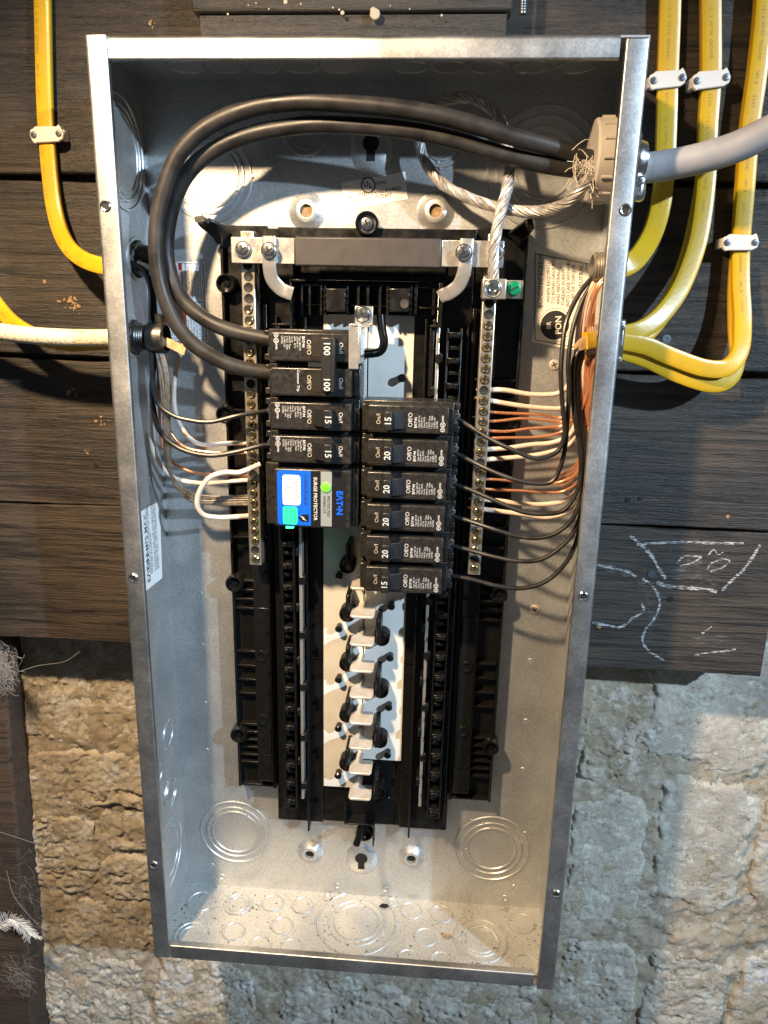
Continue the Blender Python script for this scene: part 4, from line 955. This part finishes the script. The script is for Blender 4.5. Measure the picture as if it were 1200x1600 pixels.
patch([(0.30, 0.86), (0.36, 0.80), (0.45, 0.79), (0.462, 0.86), (0.45, 0.93), (0.36, 0.93)], 'shield_mark', 'label_black', 0.0686)
m = MB()
u, v = -Z_, X_
text(m, 'SURGE PROTECTOR', 0.0038, LP(0.555, 0.50, 0.0686), u, v, 0.02)
m.add([LP(a, b, 0.0688) for a, b in ((0.33, 0.82), (0.375, 0.875), (0.365, 0.885), (0.435, 0.91), (0.385, 0.865), (0.40, 0.852))], [(0, 1, 2, 3, 4, 5)])
m.build('print', 'print_white', fc, 0)
m = MB(); text(m, 'EΛT•N', 0.0066, LP(0.905, 0.56, 0.0686), u, v, 0.045); m.build('maker_print', 'blue', fc, 0)
m = MB(); text(m, 'CHNSURGE30', 0.0040, LP(0.415, 0.34, 0.0686), u, v); text(m, 'PROTECTED', 0.0030, LP(0.745, 0.63, 0.0686), u, v); text(m, 'WHEN LIT', 0.0030, LP(0.685, 0.60, 0.0686), u, v)
for k, s_ in enumerate(('LISTED  SURGE', 'PROTECTIVE DEVICE', 'TYPE 2 SPD  120/240V', 'SUITABLE FOR USE', 'ON CIRCUITS 20 kA', 'IN 10kA', 'OPEN')): text(m, s_, 0.0017, LP(0.315 - k * 0.033, 0.36, 0.0688), u, v)
for k, s_ in enumerate(('TYPE 2 SPD', 'AC Power', 'Protection')): text(m, s_, 0.0024, LP(0.255 - k * 0.06, 0.82, 0.0688), u, v)
m.build('small_print', 'ink', fc, 0)
m = MB(); m.box(-0.0570, -0.0515, 0.0600, 0.0672, z0 + 0.0008, z0 + 0.0021); m.build('side_lamp', 'led_side', t)
m = MB(); c = LP(0.71, 0.28, 0.0685); m.lathe([(0.0037, 0.0), (0.0036, 0.0009), (0.0028, 0.0016), (0, 0.0019)], 24, c); m.build('status_lamp', 'led', fc)
m = MB(); c = LP(0.71, 0.28, 0.0684); m.lathe([(0.0044, 0.0001), (0.0043, 0.0006), (0.0037, 0.0006)], 24, c); m.build('lamp_bezel', 'silver_band', fc)

# ================================================================== SERVICE CABLE
sv = thing('service_cable', 'thick grey service cable with two black mains and a bare stranded neutral', 'service cable', W(1020, 262, 0.045))
m = MB(); m.tube(px_path([(1290, 150, .075), (1240, 186, .070), (1200, 206, .066), (1150, 230, .060), (1100, 246, .054), (1050, 257, .048), (1015, 262, .045)], 10) +
                 [Vector((HW + 0.012, -0.045, W(1015, 262, .045).z)), Vector((HW - 0.02, -0.045, W(1015, 262, .045).z - .001)), W(925, 255, 0.046), W(903, 258, 0.047)], 0.0100, 20); m.build('jacket', 'gray_cable', sv)
RC = 0.0058
# outer (upper) cable lands on the lower lug, inner on the upper lug
outer = [(935, 250, .050), (905, 244, .052), (860, 229, .056), (800, 213, .060), (740, 195, .062), (680, 179, .063), (600, 167, .063), (500, 159, .062), (450, 160, .060), (400, 167, .058), (350, 184, .057), (310, 208, .057), (278, 243, .057), (258, 290, .057), (247, 337, .057), (244, 380, .057), (247, 425, .057), (257, 465, .057), (276, 507, .056), (305, 540, .055), (345, 564, .053), (380, 576, .050), (424, 583, .046)]
inner = [(935, 262, .048), (900, 264, .048), (850, 257, .050), (790, 243, .051), (720, 222, .052), (650, 206, .052), (580, 198, .051), (500, 195, .050), (450, 199, .049), (400, 208, .048), (355, 224, .047), (318, 246, .046), (294, 270, .045), (277, 300, .045), (265, 340, .045), (260, 378, .045), (262, 412, .046), (273, 448, .047), (294, 478, .047), (328, 503, .047), (368, 519, .047), (424, 531, .046)]
m = MB(); m.tube(px_path(outer, 8), RC, 16); m.build('main_conductor', 'black_cable', sv)
m = MB(); m.tube(px_path(inner, 8), RC, 16); m.build('main_conductor', 'black_cable', sv)
for px, py in ((418, 531), (418, 583)):
    m = MB(); c = W(px, py, 0.046); m.strands([c - X_ * 0.001, c + X_ * 0.003, c + X_ * 0.008], 0.0045, 9, 0.04, 5); m.build('bare_end', 'strand', sv)
neu = [(930, 268, .052), (922, 278, .062), (912, 290, .066), (898, 305, .064), (880, 320, .058), (850, 329, .050), (815, 330, .042), (770, 322, .034), (725, 306, .028), (690, 286, .024), (666, 256, .022), (656, 222, .021), (663, 183, .023), (692, 158, .026), (735, 153, .028), (770, 172, .029), (788, 205, .030), (794, 235, .032), (796, 262, .036), (793, 292, .042), (784, 325, .047), (776, 360, .050), (771, 395, .050), (771, 420, .049), (771, 445, .048)]
m = MB(); m.strands(resample(px_path(neu, 10), 0.0022), 0.0041, 11, 0.040, 5); m.build('bare_neutral', 'strand', sv)
m = MB()
for k in range(30):
    p = W(random.gauss(915, 9), random.gauss(258, 17), 0.062 + random.uniform(-.003, .008)); a = random.uniform(-0.9, 0.9); L_ = random.uniform(.008, .020); pts = [p]
    dirv = Vector((math.sin(a) * 0.7, random.uniform(-.4, .4), -math.cos(a))) if k < 24 else Vector((-1, random.uniform(-.3, .3), random.uniform(-.2, 1.0)))
    for _ in range(4): dirv = (dirv + Vector((random.gauss(0, .3), random.gauss(0, .2), random.gauss(0, .2)))).normalized(); p = p + dirv * L_ / 4; pts.append(p)
    m.tube(spline(pts, 3), 0.00026, 4)
m.build('frayed_strands', 'fray', sv)
# plastic bushing nut and outer clamp
con = thing('cable_connector', 'beige plastic bushing nut and zinc clamp holding the grey service cable', 'cable connector', Vector((HW, -0.045, W(1000, 255, .045).z)))
zc = W(950, 252, 0.045).z; cx = 0.1572
m = MB(); c = Vector((cx, -0.045, zc)); m.lathe([(0.0165, 0.0), (0.0255, 0.0), (0.0270, 0.0015), (0.0275, 0.0130), (0.0262, 0.0150), (0.0165, 0.0150), (0.0160, 0.004), (0.0165, 0.0)], 48, c, X_); nut = m.build('bushing_nut', 'gray_plastic', con, 30)
m = MB()
for k in range(14):
    a = k * 2 * math.pi / 14 + 0.1; d_ = Vector((0, math.cos(a), math.sin(a))); p = c + d_ * 0.0272
    m.tube([p + X_ * 0.004, p + X_ * 0.0125], 0.0013, 8)
m.build('grip_rib', 'gray_plastic', nut)
m = MB(); m.lathe([(0.0225, 0), (0.0225, 0.0075), (0.0, 0.0075)], 40, Vector((cx + 0.0151, -0.045, zc)), X_); m.build('thread', 'gray_plastic', con)
m = MB(); c = Vector((HW + 0.0003, -0.045, zc)); m.lathe([(0.0240, 0), (0.0240, 0.006), (0.0150, 0.007), (0.0125, 0.014), (0.0112, 0.014)], 36, c, X_); m.build('clamp_body', 'zinc', con)
m = MB(); p = W(1003, 292, 0.052); m.box(HW + 0.004, HW + 0.0155, 0.044, 0.057, p.z - 0.010, p.z + 0.008); cl = m.build('clamp_ear', 'zinc', con, bevel=0.004, bseg=3); inst(SCREW_SMALL, 'clamp_screw', cl, Vector((HW + 0.0098, -0.0571, W(1006, 283, 0.0575).z)))
m = MB(); m.box(HW + 0.004, HW + 0.012, 0.036, 0.046, zc + 0.0105, zc + 0.020); m.build('clamp_ear', 'zinc', con, bevel=0.003)

# ================================================================== YELLOW CABLES
def text_path(m, s, pts, size, off, up=Y_, start=0.02, lift=0.003):
    acc = [0]
    for a, b in zip(pts, pts[1:]): acc.append(acc[-1] + (b - a).length)
    pos = start
    for chh in s:
        if pos > acc[-1] - 0.004: break
        i = max(j for j in range(len(acc)) if acc[j] <= pos); i = min(i, len(pts) - 2); f = (pos - acc[i]) / max(1e-9, acc[i + 1] - acc[i])
        p = pts[i].lerp(pts[i + 1], f); t_ = (pts[i + 1] - pts[i]).normalized(); side = t_.cross(up).normalized(); nn = side.cross(t_).normalized()
        if nn.dot(up) < 0: nn = -nn
        vv = nn.cross(t_).normalized()
        if chh != ' ': text(m, chh, size, p + side * off + nn * lift, t_, vv, 0.0)
        pos += size * 0.72
def nm_cable(ctrl, wpx, label, print_=None, off=0.0, th=0.0027, start=0.02, mt='yellow', name='yellow_cable'):
    P_ = [p for p in px_path(ctrl, 10) if abs(p.x) > HW - 0.0008]; m = MB()
    m.tube(P_, wpx / 2000.0, 16, flat=th)
    o = thing(name, label, 'cable', P_[0] if P_[0].z < P_[-1].z else P_[-1], 'yellow cables entering the panel' if mt == 'yellow' else None)
    m.build('jacket', mt, o)
    if print_:
        m = MB(); text_path(m, print_, P_, 0.0030, off, start=start, lift=th + 0.00012); m.build('print', 'cable_print', o, 0)
    return o
E1 = W(1000, 415, 0.045)
PR = '12-2 WITH GROUND   NM-B   600V   '
# left of the box
nm_cable([(66, -40, .006), (68, 60, .006), (70, 150, .006), (73, 210, .006), (79, 280, .007), (86, 330, .010), (98, 370, .018), (118, 397, .030), (150, 413, .040), (200, 420, .044), (222, 422, .045)], 12.6, 'yellow cable clipped to the boards, bending into the upper opening beside the mains', PR * 3, 0.0035)
nm_cable([(-60, 400, .006), (-20, 455, .012), (8, 492, .020), (34, 514, .030), (70, 530, .037), (120, 536, .040), (170, 533, .042), (215, 528, .044)], 12.5, 'yellow cable passing behind the old cloth cable to the lower opening', PR * 2, 0.0)
o = thing('cloth_cable', 'old beige cloth-covered cable entering the lower opening beside the yellow cable', 'cable', W(150, 525, .050))
m = MB(); m.tube(px_path([(-60, 503, .040), (0, 518, .048), (60, 525, .052), (120, 528, .053), (170, 528, .052), (215, 527, .050), (232, 527, .050)], 8), 0.0066, 18); m.build('jacket', 'cloth', o)
m = MB(); m.tube(px_path([(230, 527, .050), (245, 529, .050), (268, 538, .052), (290, 549, .055)], 6), 0.0034, 8, flat=0.0010); m.build('torn_paper', 'kraft', o)
m = MB(); m.tube(px_path([(226, 520, .050), (238, 523, .050), (250, 518, .052)], 6), 0.0042, 10); m.build('insulation', 'kraft', o)
# right of the box
nm_cable([(1048, -40, .006), (1046, 40, .006), (1043, 123, .0062), (1041, 200, .007), (1038, 270, .008), (1032, 320, .012), (1021, 360, .020), (1004, 392, .032), (985, 412, .041), (955, 424, .045)], 15.0, 'yellow cable running closest along the box into the upper opening', PR * 2, 0.001)
nm_cable([(1110, -40, .010), (1111, 40, .010), (1111, 123, .0105), (1106, 200, .011), (1103, 280, .012), (1095, 350, .015), (1083, 400, .021), (1060, 455, .031), (1030, 495, .040), (1000, 516, .045), (968, 524, .047)], 14.0, 'middle yellow cable, upper one of the pair sharing a clip', PR * 2, 0.001)
nm_cable([(1108, -40, .0035), (1108, 40, .0035), (1108, 123, .0035), (1104, 200, .004), (1100, 280, .005), (1088, 350, .008), (1074, 405, .013), (1050, 465, .023), (1025, 505, .033), (1000, 528, .039), (968, 534, .041)], 13.0, 'middle yellow cable pressed against the boards under its twin')
nm_cable([(1198, -40, .010), (1192, 40, .010), (1183, 120, .010), (1172, 200, .010), (1165, 290, .010), (1158, 378, .010), (1157, 440, .012), (1160, 500, .018), (1156, 548, .027), (1136, 574, .034), (1100, 575, .038), (1050, 558, .042), (1010, 541, .045), (968, 532, .047)], 13.2, 'outermost yellow cable looping low before it turns up into the panel', PR * 3, 0.001)
nm_cable([(1194, -40, .0035), (1188, 40, .0035), (1179, 120, .0035), (1168, 200, .0035), (1161, 290, .0035), (1155, 378, .0035), (1150, 450, .005), (1150, 510, .009), (1152, 560, .016), (1140, 592, .024), (1110, 601, .030), (1060, 586, .036), (1010, 562, .040), (968, 548, .042)], 12.0, 'lowest looping yellow cable hanging just under the outermost one')
# cable clips
def clip(px, py, ang, lab):
    c = W(px, py, 0.0152 if px > 1090 else 0.0105); d0 = -c.y
    t = thing('cable_clip', lab, 'cable clip', Vector((c.x, -0.001, c.z)), 'white nail-on cable clips')
    ca, sa = math.cos(ang), math.sin(ang); U = Vector((ca, 0, sa)); V = Vector((-sa, 0, ca))
    out = [(-0.0135, 0), (-0.0125, 0.0038), (-0.0098, 0.0048), (-0.0085, 0.0060), (0.0085, 0.0052), (0.0105, 0.0066), (0.0120, 0.0038), (0.0135, 0.0), (0.0125, -0.0038), (0.0098, -0.0050), (0.0085, -0.0056), (-0.0085, -0.0056), (-0.0105, -0.0062), (-0.0122, -0.0040)]
    m = MB(); m.prism(out, d0 - 0.0025, d0 + 0.0008, Vector((c.x, 0, c.z)), U, V)
    for sg in (-1, 1):
        m.prism([(sg * 0.0090, -0.0040), (sg * 0.0130, -0.0034), (sg * 0.0130, 0.0034), (sg * 0.0090, 0.0040)][::sg], 0.0002, d0 - 0.0024, Vector((c.x, 0, c.z)), U, V)
    m.build('strap', 'clip', t, bevel=0.0007)
    for sg in (-1, 1): inst(NAIL, 'nail', t, Vector((c.x, -d0 - 0.0008, c.z)) + U * sg * 0.0100)
clip(73, 210, 0.05, 'white nail-on clip over the yellow cable beside the left side of the box front')
bpy.data.objects[-1] if False else None
clip(1043, 124, 0.10, 'white nail-on clip over the cable closest to the box')
clip(1111, 124, 0.12, 'white nail-on clip over the middle pair of yellow cables')
clip(1157, 379, 0.02, 'white nail-on clip set lower, over the outermost yellow cables')

# ================================================================== SIDE CONNECTORS
def side_connector(c, s, label, mt, R=0.0125, cat='cable connector'):
    N = X_ * s; t = thing('cable_connector', label, cat, c)
    m = MB(); m.lathe([(R + 0.0035, 0.0), (R + 0.0033, 0.0010), (R + 0.0014, 0.0012), (R + 0.001, 0.0004), (0, 0.0004)], 36, c, N); m.build('washer', 'galv_in', t)
    m = MB()
    for k in range(8):
        a = k * math.pi / 4; d_ = Vector((0, math.cos(a), math.sin(a))); m.prism([(-0.002, 0), (0.002, 0), (0.002, R + 0.0012), (-0.002, R + 0.0012)], 0.0012, 0.0042, c, N.cross(d_), d_, N)
    m.lathe([(R, 0.0012), (R, 0.0042), (R - 0.002, 0.0046)], 32, c, N); m.build('locknut', mt, t, 30)
    m = MB(); prof = []
    for k in range(5): prof += [(R - 0.0022, 0.0047 + k * 0.0018), (R - 0.0030, 0.0056 + k * 0.0018)]
    m.lathe(prof + [(R - 0.0042, 0.0137), (R - 0.0046, 0.002), (0, 0.002)], 32, c, N); m.k = 1; m.build('threaded_collar', [mt, 'dark'], t, 30)
    return t
cl = WX(212, 405, -HW + T); cl.x = -HW + T
side_connector(cl, 1, 'dark threaded locknut fitting where the black wires enter beside the mains', 'oldmetal')
cl2 = WX(207, 527, -HW + T); cl2.x = -HW + T
t = side_connector(cl2, 1, 'old dark clamp fitting holding the cloth cable', 'oldmetal', 0.0120)
m = MB(); m.lathe([(0.0105, 0.0138), (0.0118, 0.0140), (0.0118, 0.026), (0.0100, 0.027), (0.0095, 0.0138)], 28, cl2, X_); m.lathe([(0.004, 0), (0.004, 0.006), (0, 0.007)], 12, cl2 + X_ * 0.022 + Z_ * 0.0115, Z_); m.lathe([(0.0034, 0), (0.0034, 0.005), (0, 0.006)], 12, cl2 + X_ * 0.021 - Z_ * 0.0110, -Z_); m.build('clamp', 'oldmetal', t)
cr = Vector((HW - T, -0.045, W(945, 418, 0.045).z)); t = side_connector(cr, -1, 'shiny steel threaded locknut fitting where two black wires enter', 'alu', 0.0128)
cr2 = Vector((HW - T, -0.045, W(945, 533, 0.045).z)); t = side_connector(cr2, -1, 'two-screw steel cable clamp holding the yellow cables', 'alu', 0.0145)
m = MB(); z_ = W(977, 535, 0.05).z; m.box(HW + 0.0003, HW + 0.0110, 0.030, 0.058, z_ - 0.0165, z_ + 0.0165); cb = m.build('clamp_body', 'zinc', t, bevel=0.002)
for py in (511, 563): inst(SCREW_SMALL, 'clamp_screw', cb, Vector((HW + 0.0068, -0.0582, W(980, py, 0.058).z)))
m = MB(); m.tube([Vector((HW + 0.004, -0.047, W(968, 532, .047).z)), Vector((HW - 0.010, -0.050, W(945, 530, .050).z)), W(926, 531, 0.056), W(914, 533, 0.060)], 0.0062, 14, flat=0.0030); o = tag(m.build('cable_sheath', 'yellow'), 'short stripped yellow sheath end poking out of the clamp inside the box', 'cable sheath')
m = MB()
for k in range(5): m.tube(px_path([(918, 528 + k * 3, .060), (908, 532 + k * 3, .062), (897 + 2 * k, 540 + random.uniform(-6, 8), .062)], 5), 0.0016, 6, flat=0.0004)
m.build('torn_paper', 'kraft', o)

# ================================================================== CIRCUIT WIRES
def wire(ctrl, r, mt, label, cat='wire', group=None, name='wire', n=8, tip=None):
    ctrl = [c if i in (0, len(ctrl) - 1) else (c[0] + random.uniform(-1.3, 1.3), c[1] + random.uniform(-1.5, 1.5), c[2]) for i, c in enumerate(ctrl)]
    P_ = px_path(ctrl, n); m = MB(); m.tube(P_, r, 10)
    o = m.build(name, mt, None); tag(o, label, cat, group)
    if tip:
        a = P_[0 if tip < 0 else -1]; b = P_[1 if tip < 0 else -2]; d_ = (a - b).normalized(); m = MB(); m.tube([a - d_ * 0.001, a + d_ * abs(tip)], 0.0010, 8); m.build('bare_end', 'copper', o)
    return o
RB = 0.0018; G1, G2, G3 = 'black breaker wires', 'white neutral wires', 'bare copper ground wires'
ordn = ('top 15 amp', 'second', 'third', 'fourth', 'fifth', 'bottom')
BL = [[(716, 655, .043), (735, 668, .047), (765, 686, .056), (800, 702, .064), (835, 715, .068), (858, 714, .068), (875, 700, .067), (882, 675, .066), (880, 640, .064), (877, 600, .062), (876, 565, .060), (884, 510, .055), (900, 466, .049), (920, 438, .046), (940, 424, .045)],
      [(710, 707, .043), (735, 720, .047), (770, 737, .054), (805, 750, .060), (840, 757, .063), (862, 751, .064), (876, 730, .063), (882, 700, .062), (886, 660, .060), (888, 610, .058), (887, 565, .056), (895, 515, .052), (910, 470, .048), (925, 442, .046), (942, 428, .045)],
      [(708, 756, .043), (735, 766, .047), (775, 782, .054), (815, 798, .060), (850, 804, .063), (880, 797, .063), (900, 774, .062), (908, 740, .060), (905, 700, .058), (897, 650, .055), (894, 600, .052), (898, 560, .050), (915, 542, .048), (940, 535, .046)],
      [(706, 806, .043), (735, 815, .047), (775, 829, .054), (815, 838, .058), (850, 838, .060), (880, 826, .060), (900, 800, .060), (911, 760, .058), (911, 710, .055), (903, 650, .051), (899, 600, .048), (903, 562, .047), (918, 544, .047), (940, 536, .046)],
      [(704, 852, .043), (735, 859, .046), (775, 871, .052), (812, 876, .056), (845, 873, .057), (875, 856, .057), (897, 828, .056), (910, 785, .054), (914, 730, .051), (908, 660, .047), (904, 600, .045), (908, 564, .045), (922, 546, .046), (942, 538, .045)],
      [(704, 899, .043), (735, 906, .046), (775, 915, .050), (812, 919, .052), (845, 911, .053), (872, 893, .052), (893, 865, .051), (906, 825, .049), (912, 770, .047), (912, 700, .044), (908, 630, .042), (911, 570, .043), (924, 548, .045), (942, 540, .045)]]
for k, c in enumerate(BL):
    wire(c, RB, 'black_wire', 'black wire looping from the ' + (('top 15 amp', 'second', 'third', 'fourth', 'fifth', 'bottom 15 amp')[k]) + ' breaker of the column of six', 'wire', G1, 'black_wire', tip=-0.004)
RWt = 0.0019
up = lambda x, y, d, k: [(x, y, d), (x + 6, y - 40, d), (908 + 2 * k, 610, .036 + .001 * k), (914 + k, 565, .040), (928, 542, .044), (944, 536, .045)]
WH = [[(764, 609, .033), (790, 611, .034), (825, 616, .036), (855, 618, .038), (875, 612, .040), (889, 600, .042), (898, 570, .044), (903, 520, .046), (912, 470, .047), (928, 440, .046), (944, 426, .045)],
      [(762, 625, .033), (790, 629, .033), (825, 636, .034), (855, 639, .035), (878, 636, .036), (893, 622, .038), (902, 590, .040), (908, 540, .043), (915, 480, .046), (930, 444, .046), (944, 430, .045)],
      [(759, 702, .033), (790, 700, .033), (830, 696, .034), (862, 692, .036), (886, 682, .038), (900, 660, .040)] + [(908, 620, .042), (912, 575, .044), (926, 548, .046), (944, 538, .045)],
      [(757, 718, .033), (790, 717, .033), (830, 713, .034), (862, 706, .035), (888, 694, .036), (904, 668, .037)] + [(913, 625, .038), (917, 578, .041), (930, 550, .044), (944, 540, .045)],
      [(752, 780, .033), (780, 783, .032), (820, 787, .032), (855, 788, .033), (882, 782, .034), (903, 764, .036), (914, 725, .037), (919, 660, .037), (920, 600, .039), (928, 560, .043), (944, 542, .045)],
      [(750, 795, .033), (780, 799, .034), (820, 805, .036), (855, 808, .038), (885, 801, .040), (905, 782, .041), (915, 740, .042), (920, 670, .041), (921, 610, .042), (930, 562, .044), (944, 544, .045)]]
wl = ('topmost white wire leaving the neutral bar beside the bonding label', 'second white wire down on the same neutral bar, above the bare coppers', 'upper of two white wires just under the four bare copper wires', 'lower of two white wires just under the four bare copper wires',
      'upper of the two lowest white wires, below the last two copper wires', 'lowest white wire leaving the neutral bar of the column of six')
for k, c in enumerate(WH): wire(c, RWt, 'white_wire', wl[k], 'wire', G2, 'white_wire', tip=-0.010)
m = MB(); cc = px_path([(942, 424, .045), (925, 440, .044), (913, 475, .042), (908, 520, .038), (909, 570, .034), (912, 620, .030)], 6)
CU = [[(748, 641, .033), (775, 643, .032), (810, 645, .031), (845, 649, .031), (875, 654, .031), (895, 648, .032), (908, 618, .033), (914, 560, .036), (916, 500, .041), (928, 450, .045), (944, 430, .045)],
      [(748, 658, .033), (780, 657, .032), (815, 654, .031), (850, 657, .030), (880, 660, .030), (899, 650, .031), (911, 615, .033), (917, 555, .036), (920, 490, .041), (931, 450, .045), (944, 432, .045)],
      [(752, 672, .033), (790, 673, .032), (825, 671, .031), (855, 667, .030), (880, 663, .030), (903, 645, .031), (915, 605, .034), (922, 570, .040), (934, 552, .044), (946, 540, .045)],
      [(752, 685, .033), (790, 684, .032), (830, 683, .031), (858, 681, .030), (884, 670, .030), (906, 645, .031), (918, 605, .034), (924, 572, .040), (936, 555, .044), (946, 542, .045)],
      [(750, 748, .033), (780, 750, .031), (815, 754, .030), (850, 757, .029), (878, 753, .029), (903, 738, .030), (915, 700, .031), (921, 640, .034), (926, 585, .040), (938, 556, .044), (946, 542, .045)],
      [(748, 763, .033), (780, 766, .031), (815, 768, .030), (850, 771, .029), (880, 768, .029), (905, 750, .030), (918, 708, .031), (924, 645, .034), (929, 590, .040), (940, 558, .044), (946, 544, .045)]]
cl_ = ('topmost bare copper wire under the second white wire', 'second bare copper wire, crossing the round black boss', 'third bare copper wire, passing under the round black boss', 'fourth bare copper wire, just above a pair of white wires', 'upper of the last two bare copper wires on the neutral bar', 'lowest bare copper wire on the neutral bar')
for k, c in enumerate(CU): wire([(a + (3 if a > 900 and b < 640 else 0), b, d + (0.012 if a > 900 and b < 660 else 0.006 if a > 885 else 0)) for a, b, d in c], 0.00115, 'copper', cl_[k], 'wire', G3, 'copper_wire')
for k in range(4):
    wire([(942, 428 + k, .046), (929 + k, 455, .049), (921 + 2 * k, 500, .048), (919 + 2 * k, 545, .047), (919 + 2 * k, 590, .046), (916 + 2 * k, 640, .043), (911 + 2 * k, 690, .038), (903, 722 + 4 * k, .030), (890, 735 + 6 * k, .020), (875, 742 + 6 * k, .008)], 0.00115, 'copper', 'bare copper wire dropping close along the inside of the box wall by the yellow cables', 'wire', 'copper wires along the box wall', 'copper_wire')
# left side of the box
wire([(424, 641, .043), (405, 643, .047), (370, 651, .052), (330, 658, .055), (295, 657, .056), (268, 648, .056), (248, 630, .055), (239, 602, .054), (236, 560, .052), (236, 500, .049), (234, 450, .046), (222, 418, .045), (210, 408, .045)], RB, 'black_wire', 'upper thin black wire curving to the 15 amp breaker under the main breaker', 'wire', 'black feed wires beside the mains', 'black_wire')
wire([(424, 695, .043), (405, 698, .046), (370, 706, .050), (330, 710, .052), (298, 706, .052), (270, 694, .051), (250, 672, .050), (240, 645, .049), (238, 610, .048), (240, 560, .047), (241, 500, .046), (236, 450, .045), (224, 422, .045), (210, 410, .045)], 0.0021, 'black_wire', 'lower thin black wire curving to the 15 amp breaker over the surge protector', 'wire', 'black feed wires beside the mains', 'black_wire')
wire([(387, 692, .033), (350, 694, .033), (325, 695, .034), (302, 688, .034), (284, 668, .033), (274, 638, .032), (272, 600, .031), (278, 565, .030), (288, 530, .030), (280, 480, .034), (250, 430, .042), (215, 410, .045)], RWt, 'white_wire', 'white wire rising behind the mains from the neutral bar beside the main breaker', 'wire', G2, 'white_wire')
wire([(389, 707, .033), (350, 707, .034), (315, 706, .035), (288, 699, .036), (268, 678, .037), (254, 645, .039), (249, 600, .041), (246, 560, .044), (238, 535, .048)], 0.0013, 'copper', 'thin bare copper wire between the two black wires beside the mains', 'wire', G3, 'copper_wire')
wire([(390, 742, .033), (350, 743, .031), (315, 741, .030), (285, 733, .031), (264, 718, .034), (253, 692, .037), (249, 640, .041), (247, 580, .045), (240, 540, .048)], 0.0013, 'copper', 'dull bare copper wire behind the white surge protector loop', 'wire', G3, 'copper_wire')
wire([(390, 750, .033), (355, 752, .032), (322, 755, .031), (290, 752, .032), (268, 743, .034), (250, 725, .038), (240, 700, .041), (236, 660, .043), (238, 600, .045), (240, 550, .047), (236, 532, .049)], RWt, 'white_wire', 'dim white wire passing behind the loop of the surge protector', 'wire', G2, 'white_wire')
ow = thing('old_wire_bundle', 'bundle of old tinned wires dropping from the cloth cable to the neutral bar', 'wire', W(390, 780, .033))
for k in range(5):
    j = lambda s_: random.uniform(-s_, s_)
    m = MB(); m.tube(px_path([(391, 774 + k * 3.6, .033), (350, 776 + k * 3 + j(1), .034), (315, 775 + k * 3 + j(2), .037), (290, 766 + k * 2.6 + j(2), .041), (270, 747 + k + j(2), .045), (259 + k * 1.6, 715 + j(2), .048), (255 + k * 2.4 + j(1.5), 650, .050), (252 + k * 3 + j(2), 595, .051), (246 + k * 2.6 + j(2), 560, .051), (240 + k, 535, .051)], 8), 0.0013, 8); m.build('old_wire', 'old_tinned', ow)
wire([(407, 725, .046), (392, 731, .048), (374, 737, .050), (350, 737, .052), (327, 746, .053), (311, 767, .053), (308, 790, .052), (320, 804, .048), (342, 809, .042), (365, 808, .037), (389, 806, .033)], 0.0021, 'white_wire', 'white pigtail looping from the surge protector to the neutral bar', 'wire', None, 'white_wire')
